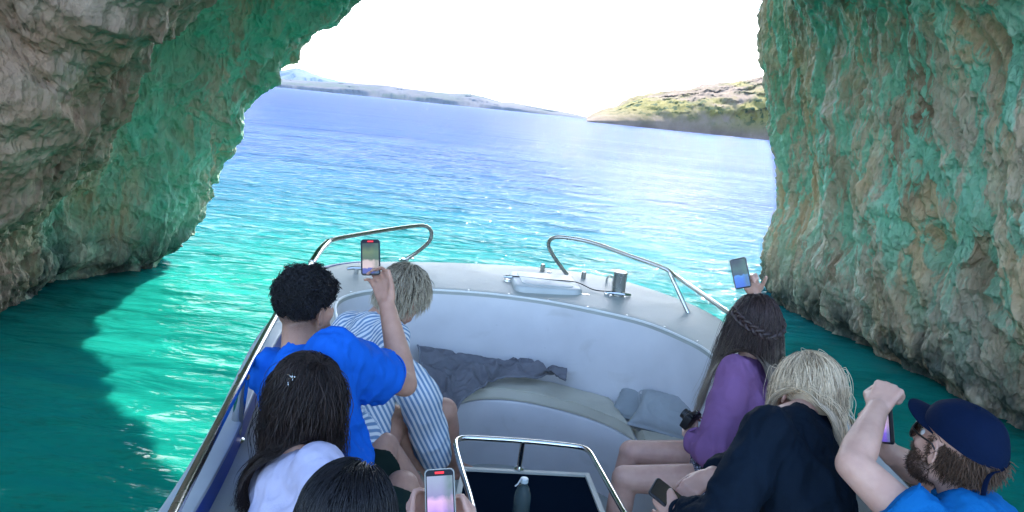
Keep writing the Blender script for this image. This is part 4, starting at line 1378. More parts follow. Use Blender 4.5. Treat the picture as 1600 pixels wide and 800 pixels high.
def shirt_mesh(P, I, sleeveL=None, sleeveR=None, grow=.014, low=None, voxel=.008, amp=.006, seed=0, sleeve_r=1.0, extra=(), scale=(9, 9, 5), neck=True):
    """sleeveX: list of (point, radius) after the shoulder; ends open and flat"""
    S, _, _ = torso_shapes(I['C'], low or I['hip'], P['chest'], P.get('hw', .175), P.get('k', 1.0), grow, P.get('waist', .135))
    if neck:
        S.append(cap_seg(I['C'] - I['ta'] * .05, .082 * P.get('k', 1), I['C'] - I['ta'] * .005, .066 * P.get('k', 1), open_ends=True, n=24))
    for sh, sl in ((I['sL'], sleeveL), (I['sR'], sleeveR)):
        if not sl: continue
        pts = [(sh, .066)] + list(sl)
        S.append(ell(sh, (.068 * P.get('k', 1) + grow * .5,) * 3))
        for (a, ra), (b_, rb) in zip(pts[:-1], pts[1:]):
            S.append(cap_seg(a, ra * sleeve_r, b_, rb * sleeve_r, open_ends=True, n=24))
            if (b_, rb) != pts[-1]: S.append(ell(b_, (rb * sleeve_r,) * 3))
    S += list(extra)
    me = remesh('shirt', S, voxel, 10, .6)
    folds(me, amp, scale, seed)
    return me


def ring(c, axis, rx, r=.005, name='hem', mat=None, parent=None, flat=None, ff=1.0, n=40):
    ax = Vector(axis).normalized(); u = Vector(flat) if flat is not None else ax.orthogonal()
    u = (u - ax * u.dot(ax)).normalized(); v = ax.cross(u)
    mb = MB(); mb.tube([Vector(c) + u * cos(2 * pi * k / n) * rx * ff + v * sin(2 * pi * k / n) * rx + ax * (.004 * sin(6 * pi * k / n)) for k in range(n)], r, 8, closed=True)
    return mb.build(name, mat, parent)


def phone(name_label, c, M, w_=.072, h_=.146, t_=.009, case=(.02, .02, .025), screen='cave', recording=True, light=True):
    """M columns: right, normal (out of the back), up"""
    root = empty('phone', c); tag(root, name_label, 'phone')
    c = Vector(c)
    def P(x, y, z): return c + M @ Vector((x, y, z))
    def rr(wd, hd, y0, y1, rad, name, mat, z0=0, parent=root):
        n = 6; rings = []
        for ins, y in ((.0015, y0), (0, y0 + (y1 - y0) * .25), (0, y0 + (y1 - y0) * .75), (.0015, y1)):
            pts = []
            for qx, qz, a0 in ((1, 1, 0), (-1, 1, 90), (-1, -1, 180), (1, -1, 270)):
                for k in range(n + 1):
                    a = radians(a0 + 90 * k / n); q = max(rad - ins, .0005)
                    pts.append(P(qx * (wd / 2 - rad) + cos(a) * q, y, z0 + qz * (hd / 2 - rad) + sin(a) * q))
            rings.append(pts)
        V, Fc = loft(rings, closed=True); m_ = len(rings[0])
        Fc = [tuple(f) for f in Fc] + [tuple(3 * m_ + k for k in range(m_)), tuple(range(m_))[::-1]]
        mb = MB(); mb.add(V, Fc); return mb.build(name, mat, parent, sharp=25)
    rr(w_, h_, -t_ / 2, t_ / 2, .011, 'case', pmat('phone_case', case, .35))
    rr(w_ - .006, h_ - .006, -t_ / 2 - .0012, -t_ / 2 + .001, .009, 'bezel', pmat('phone_glass', (.006, .006, .008), .12))
    # screen picture: a procedural view of the cave mouth
    sm, n, b = new_mat('phone_screen')
    L = n.links.new; nd = n.nodes.new
    tc = nd('ShaderNodeTexCoord'); sx = nd('ShaderNodeSeparateXYZ'); L(tc.outputs['UV'], sx.inputs[0])
    nz = nd('ShaderNodeTexNoise'); nz.inputs['Scale'].default_value = 4; nz.inputs['Detail'].default_value = 5; L(tc.outputs['UV'], nz.inputs[0])
    def cramp(src, stops):
        r = nd('ShaderNodeValToRGB'); L(src, r.inputs[0]); e = r.color_ramp.elements
        e[0].position, e[0].color = stops[0][0], (*stops[0][1], 1); e[1].position, e[1].color = stops[-1][0], (*stops[-1][1], 1)
        for p_, c_ in stops[1:-1]: e.new(p_).color = (*c_, 1)
        return r.outputs[0]
    ad = nd('ShaderNodeMath'); ad.operation = 'MULTIPLY_ADD'; ad.inputs[1].default_value = .18; L(nz.outputs[0], ad.inputs[0]); L(sx.outputs[1], ad.inputs[2])
    if screen == 'cave': col = cramp(ad.outputs[0], [(.10, (.10, .13, .45)), (.25, (.12, .14, .5)), (.28, (.75, .6, .62)), (.50, (.65, .55, .55)), (.56, (.10, .16, .10)), (.8, (.16, .24, .12)), (1, (.05, .09, .07))])
    elif screen == 'violet': col = cramp(ad.outputs[0], [(.05, (.10, .06, .45)), (.30, (.20, .12, .75)), (.45, (.65, .40, .95)), (.62, (.85, .55, .95)), (.72, (.30, .30, .55)), (1, (.35, .42, .62))])
    elif screen == 'blue': col = cramp(ad.outputs[0], [(.10, (.03, .12, .65)), (.42, (.05, .20, .80)), (.50, (.08, .30, .85)), (.54, (.03, .06, .10)), (.75, (.06, .13, .12)), (1, (.03, .04, .05))])
    else: col = cramp(ad.outputs[0], [(.1, (.10, .12, .11)), (.6, (.16, .18, .16)), (1, (.08, .09, .10))])
    # a darker rock side
    if light:
        mrx = nd('ShaderNodeMapRange'); L(sx.outputs[0], mrx.inputs[0]); mrx.inputs[1].default_value = .55; mrx.inputs[2].default_value = .8
        mm = nd('ShaderNodeMath'); mm.operation = 'MULTIPLY'; L(mrx.outputs[0], mm.inputs[0]); L(nz.outputs[0], mm.inputs[1])
        mx = nd('ShaderNodeMix'); mx.data_type = 'RGBA'; L(mm.outputs[0], mx.inputs[0]); L(col, mx.inputs[6]); mx.inputs[7].default_value = (.08, .18, .12, 1); col = mx.outputs[2]
    L(col, b.inputs['Emission Color']); b.inputs['Emission Strength'].default_value = .19 if light else .03
    b.inputs['Base Color'].default_value = (.01, .01, .01, 1); b.inputs['Roughness'].default_value = .12
    top_ = h_ * (.38 if recording else .46); bot_ = -h_ * .455
    y_ = -t_ / 2 - .0022
    me = bpy.data.meshes.new('screen')
    hw_ = w_ / 2 - .0055
    me.from_pydata([P(-hw_, y_, bot_), P(hw_, y_, bot_), P(hw_, y_, top_), P(-hw_, y_, top_)], [], [(0, 1, 2, 3)])
    uv = me.uv_layers.new(); 
    for l_, q in zip(uv.data, ((0, 0), (1, 0), (1, 1), (0, 1))): l_.uv = q
    link('screen', me, sm, root)
    if recording:
        rm, n, b = new_mat('record_light'); b.inputs['Base Color'].default_value = (.5, .01, .01, 1); b.inputs['Emission Color'].default_value = (1, .03, .05, 1); b.inputs['Emission Strength'].default_value = .25
        mb = MB(); mb.box(P(0, y_ - .0002, h_ * .43), (w_ * .30, .001, h_ * .035), M, .0004, 1); mb.build('record_light', rm, root)
    return root


def in_head(I, x, y, z): return I['hc'] + I['HM'] @ (Vector((x, y, z)) * I['hs'])


def eyes(I, root, brow=None):
    we = pmat('eye_white', (.7, .68, .66), .2)
    for sg in (-1, 1):
        mb = MB(); V, Fc = ell(in_head(I, sg * .030, .070, .004), (.0125, .0125, .0125)); mb.add(V, Fc); e = mb.build('eye', we, root)
        mb = MB(); V, Fc = ell(in_head(I, sg * .030, .0795, .004), (.006, .004, .006), I['HM']); mb.add(V, Fc); mb.build('iris', pmat('iris', (.04, .025, .015), .15), e)
        if brow is not None:
            mb = MB(); mb.tube([in_head(I, sg * .014, .094, .022), in_head(I, sg * .03, .096, .027), in_head(I, sg * .050, .080, .020)], .0045, 6); mb.build('eyebrow', brow, root)


def caps_of(P, I, g=.0):
    C, hip = I['C'], I['hip']; ta = I['ta']
    L = (C - hip).length
    res = [(hip + ta * L * .3, .12 + g, hip + ta * L * .8, .125 + g), (I['sL'], .066 + g, I['sR'], .066 + g), (C, .06 + g, I['hc'] - Vector((0, 0, .06)), .055)]
    for s_, e_ in ((I['sL'], P['eL']), (I['sR'], P['eR'])):
        if e_ is not None: res.append((s_, .062 + g, Vector(e_), .052 + g))
    return [(tuple(a), ra, tuple(b_), rb) for a, ra, b_, rb in res]


def hair_obj(root, mat, P, r, tone, name='hair', sides=3, base=None):
    me = strand_mesh(name, P, r, tone, sides)
    if base is not None:
        o = link(name, base, mat, root)
        fattr(base, 'tone', np.full(len(base.vertices), .3)); fattr(base, 'along', np.zeros(len(base.vertices)))
        # join: one mesh for the whole head of hair
        bm = bmesh.new(); bm.from_mesh(base)
        bpy.data.objects.remove(o)
        V0 = verts(base); F0 = [tuple(p.vertices) for p in base.polygons]
        V1 = verts(me); 
        F1 = np.empty(len(me.loops), np.int32); me.loops.foreach_get('vertex_index', F1); F1 = F1.reshape(-1, 4) + len(V0)
        quads = np.array([f for f in F0 if len(f) == 4], np.int32).reshape(-1, 4)
        m2 = mesh_np(name, np.vstack([V0, V1]), np.vstack([quads, F1]))
        for nm in ('tone', 'along'):
            a = np.empty(len(V1), np.float32); me.attributes[nm].data.foreach_get('value', a)
            b0_ = np.full(len(V0), .3 if nm == 'tone' else 0.0, np.float32)
            fattr(m2, nm, np.concatenate([b0_, a]))
        bm.free(); bpy.data.meshes.remove(me); me = m2
    return link(name, me, mat, root)


def palm(wrist, fwd, normal, side, **k):
    d = dict(wrist=wrist, fwd=fwd, normal=normal, side=side); d.update(k); return d


camdir = lambda p: (Vector((0, 0, H)) - Vector(p)).normalized()
def face_cam(c, roll=0, tilt=0, yaw=0):
    """phone frame: screen towards the eye that holds it up, i.e. back normal away from the holder"""
    n_ = -camdir(c); u = upv.copy()
    u = Quaternion(n_, radians(roll)) @ u
    r_ = n_.cross(u).normalized(); u = r_.cross(n_)
    M = Matrix(((r_.x, n_.x, u.x), (r_.y, n_.y, u.y), (r_.z, n_.z, u.z)))
    return M @ Matrix.Rotation(radians(tilt), 3, 'X') @ Matrix.Rotation(radians(yaw), 3, 'Z')


SK_med = skin_mat('skin_tan', (.50, .29, .21))
SK_fair = skin_mat('skin_fair', (.60, .37, .285))
SK_warm = skin_mat('skin_warm', (.56, .34, .27))

# --- man in the royal blue T-shirt ---------------------------------------------------------
P1 = dict(C=W(468, 553, 2.20), hip=(-.40, 2.02, 1.10), chest=(.62, .78, 0), head=W(479, 481, 2.32), face=(.60, .80, .02), hup=(.06, .0, 1), hs=.95, hw=.172, k=1.0, waist=.145, arm=1.08,
          eR=W(632, 600, 2.36), wR=W(605, 478, 2.52), eL=Vector((-.66, 2.42, 1.30)), wL=Vector((-.50, 2.50, 1.14)))
h1 = palm(P1['wR'], W(590, 410, 2.62) - P1['wR'], (.15, 1, .1), -1, curl=(38, 42, 40, 38), thumb=(28, 10), s=.98)
P1['hands'] = [h1, palm(P1['wL'], (.9, .3, -.2), (0, 0, 1), 1, s=.98)]
P1['legs'] = [((-.33, 2.06, 1.10), W(628, 762, 2.32), (-.02, 2.42, .64), (1, .1, 0)), ((-.42, 2.12, 1.10), W(600, 700, 2.62), (-.06, 2.70, .64), (1, .1, 0))]
R1, I1 = person('man in royal blue shirt with curly black hair holding a phone up', P1, SK_med, head_kind='fade beard')
M_blueT = cloth_mat('royal_blue_cotton', (.010, .115, .54))
sl = P1['eR']; shR = I1['sR']
me = shirt_mesh(P1, I1, sleeveL=[(I1['sL'].lerp(P1['eL'], .72), .072)], sleeveR=[(shR.lerp(sl, .35), .070), (shR.lerp(sl, .70), .077)], grow=.018, amp=.016, seed=3, scale=(13, 13, 6), extra=[cap_seg(shR.lerp(sl, .15) - Vector((0, 0, .05)), .07, shR.lerp(sl, .60) - Vector((0, 0, .035)), .06)])
link('shirt', me, M_blueT, R1)
ring(I1['C'] + I1['ta'] * .004, I1['ta'] - I1['tf'] * .25, .071, .0062, 'collar', M_blueT, R1)
ring(shR.lerp(sl, .70), sl - shR, .077, .0035, 'sleeve_hem', M_blueT, R1)
M_shorts = cloth_mat('dark_green_shorts', (.012, .025, .022))
lg = P1['legs']
me = remesh('shorts', [cap_seg(P1['hip'], .15, P1['hip'], .15)] + [cap_seg(a, .105, Vector(a).lerp(Vector(b_), .78), .085, open_ends=True, n=24) for a, b_, _, _ in lg], .009, 3)
folds(me, .006, (9, 9, 9), 8); link('shorts', me, M_shorts, R1)
eyes(I1, R1)
# curly hair
H_black = hair_mat('black_hair', (.006, .006, .008), (.022, .021, .026), rough=.42)
g = np.random.default_rng(11)
n = 3400
q = g.normal(size=(n * 6, 3)); q /= np.linalg.norm(q, axis=1, keepdims=True)
er = np.array([.078, .096, .092]); ec = np.array([0, -.012, .036])
p = ec + q * er
keep = (p[:, 2] > -.022 + .75 * np.maximum(0, p[:, 1] + .035)) & (p[:, 1] < .082)
p = p[keep][:n]; n = len(p); nr_ = (p - ec) / er; nr_ /= np.linalg.norm(nr_, axis=1, keepdims=True)
hgt = .001 + (.012 + .022 * g.random(n)) * sstep(-.02, .07, p[:, 2])
kk = 14; t = np.linspace(0, 1, kk)
uu = np.cross(nr_, g.normal(size=(n, 3))); uu /= np.linalg.norm(uu, axis=1, keepdims=True); vv = np.cross(nr_, uu)
cr = (.0045 + .0045 * g.random(n)) * (.3 + .7 * sstep(-.02, .05, p[:, 2])); turns = 1.2 + g.random(n) * 1.3
lump = .016 * fbm(p * 26, 2, 5)
drift = uu * (g.random(n) * .014)[:, None]
XX = p[:, None] + nr_[:, None] * (hgt[:, None] * t + lump[:, None] * sstep(0, .8, t))[:, :, None] + uu[:, None] * (cr[:, None] * np.cos(turns[:, None] * t * 6.28))[:, :, None] + vv[:, None] * (cr[:, None] * np.sin(turns[:, None] * t * 6.28))[:, :, None] + drift[:, None] * t[None, :, None]
XX = np.array(I1['hc']) + (XX * .95) @ np.array(I1['HM']).T
base = remesh('hair', [ell(in_head(I1, 0, -.012, .052), (.076, .090, .070), I1['HM']), ell(in_head(I1, 0, -.03, .040), (.073, .073, .050), I1['HM'])], .006, 2)
V = verts(base); N = normals(base); set_verts(base, V + N * (.006 * fbm(V * 45, 2, 9))[:, None])
hair_obj(R1, H_black, XX, .0022, g.random(n), base=base)
M1 = face_cam(W(579, 402, 2.60), roll=-1, tilt=-14)
phone('dark phone held high over the boat bow by the blue shirted man', W(579, 402, 2.575), M1, .068, .132, screen='cave')

# --- person in the striped shirt -----------------------------------------------------------
P2 = dict(C=W(585, 505, 2.86), hip=(-.55, 2.66, 1.11), chest=(.75, .62, -.25), head=W(630, 462, 2.93), face=(.55, .72, -.42), hup=(.35, .25, .9), hs=1.0, hw=.17, k=1.0,
          eR=W(655, 615, 2.74), wR=W(682, 728, 2.86), eL=Vector((-.62, 3.16, 1.30)), wL=Vector((-.48, 3.05, 1.16)))
P2['sR'] = W(600, 560, 2.74)
P2['hands'] = [palm(P2['wR'], (.25, .25, -.9), (.3, -.9, 0), 1), palm(P2['wL'], (.9, 0, -.3), (0, 0, 1), 1)]
P2['legs'] = [((-.50, 2.86, 1.10), W(694, 642, 3.10), W(706, 728, 3.26), (.95, .15, .12)), ((-.48, 2.60, 1.10), W(618, 655, 2.84), (-.12, 2.98, .64), (1, .1, 0))]
R2, I2 = person('person in white and blue striped shirt with tousled grey blonde hair leaning over', P2, SK_med)
M_str, nn_, bb_ = new_mat('striped_cotton')
a_ = nn_.nodes.new('ShaderNodeAttribute'); a_.attribute_name = 'stripe'
sn = nn_.nodes.new('ShaderNodeMath'); sn.operation = 'SINE'; nn_.links.new(a_.outputs['Fac'], sn.inputs[0])
mr_ = nn_.nodes.new('ShaderNodeMapRange'); mr_.inputs[1].default_value = -.35; mr_.inputs[2].default_value = .35; nn_.links.new(sn.outputs[0], mr_.inputs[0])
mx_ = nn_.nodes.new('ShaderNodeMix'); mx_.data_type = 'RGBA'; nn_.links.new(mr_.outputs[0], mx_.inputs[0]); mx_.inputs[6].default_value = (.17, .28, .44, 1); mx_.inputs[7].default_value = (.72, .75, .78, 1)
nn_.links.new(mx_.outputs[2], bb_.inputs['Base Color']); bb_.inputs['Roughness'].default_value = .85; bb_.inputs['Specular IOR Level'].default_value = .2
me = shirt_mesh(P2, I2, sleeveL=[(Vector(P2['eL']), .062), (Vector(P2['eL']).lerp(Vector(P2['wL']), .8), .05)], sleeveR=[(P2['eR'], .080), (P2['eR'].lerp(P2['wR'], .55), .076), (P2['eR'].lerp(P2['wR'], .82), .070), (P2['eR'].lerp(P2['wR'], .93), .052)], grow=.018, amp=.012, seed=13, voxel=.0065, scale=(10, 10, 6))
V = verts(me)
sA = np.array(I2['sR']); sB = np.array(P2['wR']); d1 = (sB - sA) / np.linalg.norm(sB - sA)
sE = np.array(P2['eR']); r_ = V - sA
def off(a, b_):
    dd = (b_ - a) / np.linalg.norm(b_ - a); q_ = V - a; h_ = q_ @ dd; sd = np.cross(dd, np.array([-.2, .9, -.38])); sd /= np.linalg.norm(sd)
    return (q_ - h_[:, None] * dd) @ sd, h_
o1, h1_ = off(sA, sE); sp = off(sA, sB)[0]
tr_ = np.array(I2['tr']); spt = (V - np.array(I2['C'])) @ tr_ * .75 - (V - np.array(I2['C'])) @ np.array(I2['ta']) * .65
ma = sstep(-.03, .05, r_ @ d1) * (np.linalg.norm(r_ - (r_ @ d1)[:, None] * d1, axis=1) < .19)
st_ = np.where(ma > .5, sp, spt)
fattr(me, 'stripe', st_ * 2 * pi / .0175)
link('shirt', me, M_str, R2)
me = remesh('shorts', [cap_seg(P2['hip'], .14, P2['hip'], .14)] + [cap_seg(a, .10, Vector(a).lerp(Vector(b_), .45), .085, open_ends=True, n=24) for a, b_, _, _ in P2['legs']], .010, 3)
link('shorts', me, cloth_mat('dark_shorts', (.02, .025, .04)), R2)
H_ash = hair_mat('ash_blonde_hair', (.08, .060, .040), (.50, .42, .30), tips=(.66, .58, .44))
X, tone, _ = grow_hair(2400, I2['hc'], I2['HM'], 1.0, (0, -.03, .125), .085, caps_of(P2, I2), seed=5, front=.06, side_lo=-.03, steps=14, grav=.12, lift=.014, clump=.12, wander=.26, nclump=400)
base = remesh('hair', cap_hair(I2['hc'], I2['HM'], 1.0, .004), .007, 2)
hair_obj(R2, H_ash, X, .0013, tone, base=base)

# --- woman with long dark hair -------------------------------------------------------------
P3 = dict(C=W(458, 728, 1.88), hip=(-.46, 1.62, 1.10), chest=(.70, .70, 0), head=W(484, 612, 1.95), face=(.92, .38, -.10), hs=.84, hw=.155, k=.90, waist=.12,
          eR=Vector((-.24, 1.50, 1.26)), wR=Vector((-.16, 1.64, 1.14)), eL=Vector((-.52, 1.95, 1.28)), wL=Vector((-.28, 2.02, 1.2)), arm=.88)
P3['hands'] = [palm(P3['wR'], (.6, .8, 0), (0, 0, 1), -1, s=.9), palm(P3['wL'], (.9, .3, -.1), (0, 0, 1), 1, s=.9)]
P3['legs'] = [((-.36, 1.62, 1.09), (.0, 1.85, 1.08), (.02, 1.85, .64), (1, .1, 0)), ((-.40, 1.74, 1.09), (-.02, 2.08, 1.08), (.0, 2.08, .64), (1, .1, 0))]
P3['leg'] = .85
R3, I3 = person('woman with long dark wavy hair, small clip and white top', P3, SK_warm)
me = shirt_mesh(P3, I3, sleeveL=[(I3['sL'].lerp(P3['eL'], .75), .062)], sleeveR=[(I3['sR'].lerp(P3['eR'], .75), .062)], grow=.016, amp=.012, seed=23, scale=(12, 12, 6))
link('shirt', me, cloth_mat('white_lilac_cotton', (.47, .46, .62)), R3)
me = remesh('skirt', [cap_seg(P3['hip'], .14, P3['hip'], .14)] + [cap_seg(a, .095, Vector(a).lerp(Vector(b_), .8), .08, open_ends=True, n=24) for a, b_, _, _ in P3['legs']], .010, 3)
link('skirt', me, cloth_mat('dark_denim', (.02, .03, .06)), R3)
eyes(I3, R3)
H_dark = hair_mat('dark_brown_hair', (.007, .005, .005), (.050, .032, .028), rough=.42)
X, tone, _ = grow_hair(6500, I3['hc'], I3['HM'], .84, (.035, .02, .12), .46, caps_of(P3, I3, .01), seed=8, front=.055, side_lo=-.02, steps=34, grav=.32, lift=.007, clump=.8, wander=.18, nclump=110, wav=.22, bias=(.05, -.25, 0), lenvar=.5)
base = remesh('hair', cap_hair(I3['hc'], I3['HM'], .84, .003), .007, 2)
Xg, tg_, _ = grow_hair(1500, I3['hc'], I3['HM'], .84, (.035, .02, .12), .40, caps_of(P3, I3, .018), seed=58, front=-.01, side_lo=-.02, steps=34, grav=.32, lift=.012, clump=.9, wander=.18, nclump=60, wav=.14, bias=(.16, -.16, 0), lenvar=.5)
X = np.concatenate([X, Xg]); tone = np.concatenate([tone, tg_])
Xf, tf_, _ = grow_hair(260, I3['hc'], I3['HM'], .84, (.035, .02, .12), .40, caps_of(P3, I3, .02), seed=108, front=.055, side_lo=-.02, steps=34, grav=.28, lift=.012, clump=0, wander=.22, nclump=120, wav=.10, bias=(-.10, -.12, 0), lenvar=.6)
hair_obj(R3, H_dark, np.concatenate([X, Xf]), np.concatenate([np.full(len(X), .0009), np.full(len(Xf), .0007)]), np.concatenate([tone, tf_]), base=base)
# silver clip in the hair
cp = W(456, 589, 1.872); CM = face_cam(cp)
mb = MB()
for k in range(5):
    a = 2 * pi * k / 5
    mb.tube([cp + CM @ Vector((cos(a) * .003, 0, sin(a) * .003)), cp + CM @ Vector((cos(a) * .009, -.004, sin(a) * .009)), cp + CM @ Vector((cos(a) * .014, .002, sin(a) * .012))], .0022, 6)
V, Fc = ell(cp + CM @ Vector((0, -.002, 0)), (.0045, .0045, .0045)); mb.add(V, Fc)
mb.tube([cp + CM @ Vector((-.010, .002, -.01)), cp + CM @ Vector((-.008, -.002, -.022))], .002, 6); mb.tube([cp + CM @ Vector((.008, .002, -.01)), cp + CM @ Vector((.006, -.002, -.022))], .002, 6)
c_ = mb.build('hair_clip', M_steel); tag(c_, 'small silver flower clip in the dark haired woman\'s hair', 'hair clip')


def sunglasses(I, label, temple=True):
    root = empty('sunglasses', in_head(I, 0, .1, .005)); tag(root, label, 'sunglasses')
    gl = pmat('dark_lens', (.008, .008, .01), .08); fr_ = pmat('glasses_frame', (.015, .013, .013), .3)
    for sg in (-1, 1):
        c = in_head(I, sg * .033, .098, .002)
        Mx = I['HM'] @ Matrix.Rotation(-sg * radians(16), 3, 'Z')
        mb = MB(); V, Fc = ell(c, (.029, .005, .023), Mx, 24); mb.add(V, Fc); mb.build('lens', gl, root)
        mb = MB(); mb.tube([c + Mx @ Vector((cos(a) * .030, 0, sin(a) * .024)) for a in np.linspace(0, 2 * pi, 24)[:-1]], .0024, 6, closed=True); 
        if temple: mb.tube([in_head(I, sg * .062, .088, .010), in_head(I, sg * .080, .055, .012), in_head(I, sg * .084, .008, .012), in_head(I, sg * .082, -.012, -.004)], .0028, 6)
        mb.build('frame', fr_, root)
    mb = MB(); mb.tube([in_head(I, -.008, .104, .006), in_head(I, 0, .108, .009), in_head(I, .008, .104, .006)], .0022, 6); mb.build('bridge', fr_, root)


sunglasses(I3, 'dark sunglasses on the long haired woman behind the blue shirted man')

# --- dark haired head at the bottom edge ---------------------------------------------------
P4 = dict(C=Vector((-.28, 1.12, 1.42)), hip=(-.30, .86, 1.02), chest=(.2, .98, 0), head=W(543, 818, 1.32), face=(.30, .93, -.2), hs=.96, hw=.155, k=.9, waist=.12, arm=.88,
          eL=Vector((-.36, 1.28, 1.20)), wL=W(655, 842, 1.58), eR=Vector((.04, 1.22, 1.18)), wR=W(732, 850, 1.56))
P4['hands'] = [palm(P4['wL'], W(650, 785, 1.66) - P4['wL'], (-.5, .75, .1), 1, curl=(45, 50, 50, 45), thumb=(20, 5), s=.85), palm(P4['wR'], W(730, 790, 1.65) - P4['wR'], (.5, .75, .1), -1, curl=(45, 50, 50, 45), thumb=(20, 5), s=.85)]
P4['legs'] = [((-.24, .90, 1.02), (-.18, 1.28, 1.0), (-.10, 1.30, .64), (.3, 1, 0)), ((-.36, .90, 1.02), (-.34, 1.30, 1.0), (-.2, 1.32, .64), (.2, 1, 0))]
P4['leg'] = .85
R4, I4 = person('person at the lower edge with glossy black hair, seen from above', P4, SK_warm)
me = shirt_mesh(P4, I4, sleeveL=[(I4['sL'].lerp(P4['eL'], .7), .06)], sleeveR=[(I4['sR'].lerp(P4['eR'], .7), .06)], grow=.015, amp=.006, seed=33)
link('shirt', me, cloth_mat('dark_cotton', (.03, .03, .04)), R4)
X, tone, _ = grow_hair(5500, I4['hc'], I4['HM'], .96, (.01, .03, .12), .36, caps_of(P4, I4, .01), seed=9, front=.06, side_lo=-.02, steps=26, grav=.35, lift=.012, clump=.7, wander=.07, nclump=100, lenvar=.3)
base = remesh('hair', cap_hair(I4['hc'], I4['HM'], .96, .004), .007, 2)
hair_obj(R4, H_black, X, .0008, tone, base=base)
pc = W(688, 782, 1.60)
phone('phone with pale case and violet screen at the bottom of the picture', pc, face_cam(pc, roll=-2, tilt=-6), .072, .146, case=(.42, .42, .38), screen='violet')

# --- woman in the purple sweatshirt --------------------------------------------------------
P5 = dict(C=W(1170, 574, 3.0), hip=(1.02, 2.86, 1.11), chest=(-.80, .60, 0), head=W(1177, 503, 3.04), face=(-.30, .94, .10), hs=.97, hw=.158, k=.92, waist=.12, arm=.92,
          eL=W(1112, 704, 2.72), wL=W(1082, 686, 2.86), eR=W(1205, 575, 3.34), wR=W(1180, 462, 3.30))
P5['hands'] = [palm(P5['wL'], W(1078, 655, 2.94) - P5['wL'], (-.5, -.8, .0), -1, curl=(30, 35, 35, 30), s=.9), palm(P5['wR'], W(1166, 425, 3.28) - P5['wR'], (.1, 1, 0), -1, curl=(40, 45, 45, 40), thumb=(45, 15), s=.92)]
P5['legs'] = [((1.00, 3.02, 1.11), W(986, 707, 3.06), (.56, 3.02, .64), (-1, .1, 0)), ((.98, 2.80, 1.11), W(976, 748, 2.80), (.53, 2.78, .64), (-1, .1, 0))]
P5['leg'] = .92
R5, I5 = person('woman in purple sweatshirt and patterned shorts raising a phone', P5, SK_fair)
M_pur = cloth_mat('purple_fleece', (.215, .105, .235))
wl = P5['eL'].lerp(P5['wL'], .82)
me = shirt_mesh(P5, I5, sleeveL=[(I5['sL'].lerp(P5['eL'], .5), .070), (P5['eL'], .066), (wl, .055)], sleeveR=[(P5['eR'], .062), (P5['eR'].lerp(P5['wR'], .6), .05)], grow=.024, amp=.013, seed=43, scale=(12, 12, 7))
link('sweatshirt', me, M_pur, R5)
ring(P5['eL'].lerp(P5['wL'], .80), P5['wL'] - P5['eL'], .052, .007, 'cuff', M_pur, R5)
ring(I5['C'] + I5['ta'] * .0, I5['ta'] - I5['tf'] * .25, .068, .007, 'collar', M_pur, R5)
m_, n_, b_ = new_mat('patterned_shorts')
vt = n_.nodes.new('ShaderNodeTexVoronoi'); vt.inputs['Scale'].default_value = 95; vt.feature = 'DISTANCE_TO_EDGE'
tc_ = n_.nodes.new('ShaderNodeTexCoord'); n_.links.new(tc_.outputs['Object'], vt.inputs['Vector'])
mr_ = n_.nodes.new('ShaderNodeMapRange'); mr_.inputs[1].default_value = .12; mr_.inputs[2].default_value = .2; n_.links.new(vt.outputs[0], mr_.inputs[0])
mx_ = n_.nodes.new('ShaderNodeMix'); mx_.data_type = 'RGBA'; n_.links.new(mr_.outputs[0], mx_.inputs[0]); mx_.inputs[6].default_value = (.012, .012, .03, 1); mx_.inputs[7].default_value = (.35, .36, .45, 1)
n_.links.new(mx_.outputs[2], b_.inputs['Base Color']); b_.inputs['Roughness'].default_value = .8
me = remesh('shorts', [cap_seg(P5['hip'], .13, P5['hip'], .13)] + [cap_seg(a, .098, Vector(a).lerp(Vector(b_2), .36), .088, open_ends=True, n=24) for a, b_2, _, _ in P5['legs']], .008, 3)
folds(me, .004, (12, 12, 12), 48); link('shorts', me, m_, R5)
H_brown = hair_mat('long_brown_hair', (.014, .008, .008), (.085, .055, .052), tips=(.48, .40, .31))
X, tone, _ = grow_hair(6500, I5['hc'], I5['HM'], .97, (0, .04, .12), .56, caps_of(P5, I5, .022), seed=14, front=.05, side_lo=-.02, steps=32, grav=.34, lift=.010, clump=.6, wander=.13, nclump=120, wav=.06, bias=(-.10, -.05, 0), lenvar=.45,
                       bias_fn=lambda X_, t_: (np.sign(X_[:, :1] - I5['hc'].x + .0) * np.array([[.10, -.02, 0]])) * (t_ > .25))
base = remesh('hair', cap_hair(I5['hc'], I5['HM'], .97, .004), .007, 2)
Xf, tf_, _ = grow_hair(260, I5['hc'], I5['HM'], .97, (0, .04, .12), .46, caps_of(P5, I5, .03), seed=114, front=.05, side_lo=-.02, steps=32, grav=.28, lift=.014, clump=0, wander=.16, nclump=120, wav=.08, bias=(-.20, -.02, 0), lenvar=.6)
hair_obj(R5, H_brown, np.concatenate([X, Xf]), np.concatenate([np.full(len(X), .0009), np.full(len(Xf), .0008)]), np.concatenate([tone, .3 + .7 * tf_]), base=base)
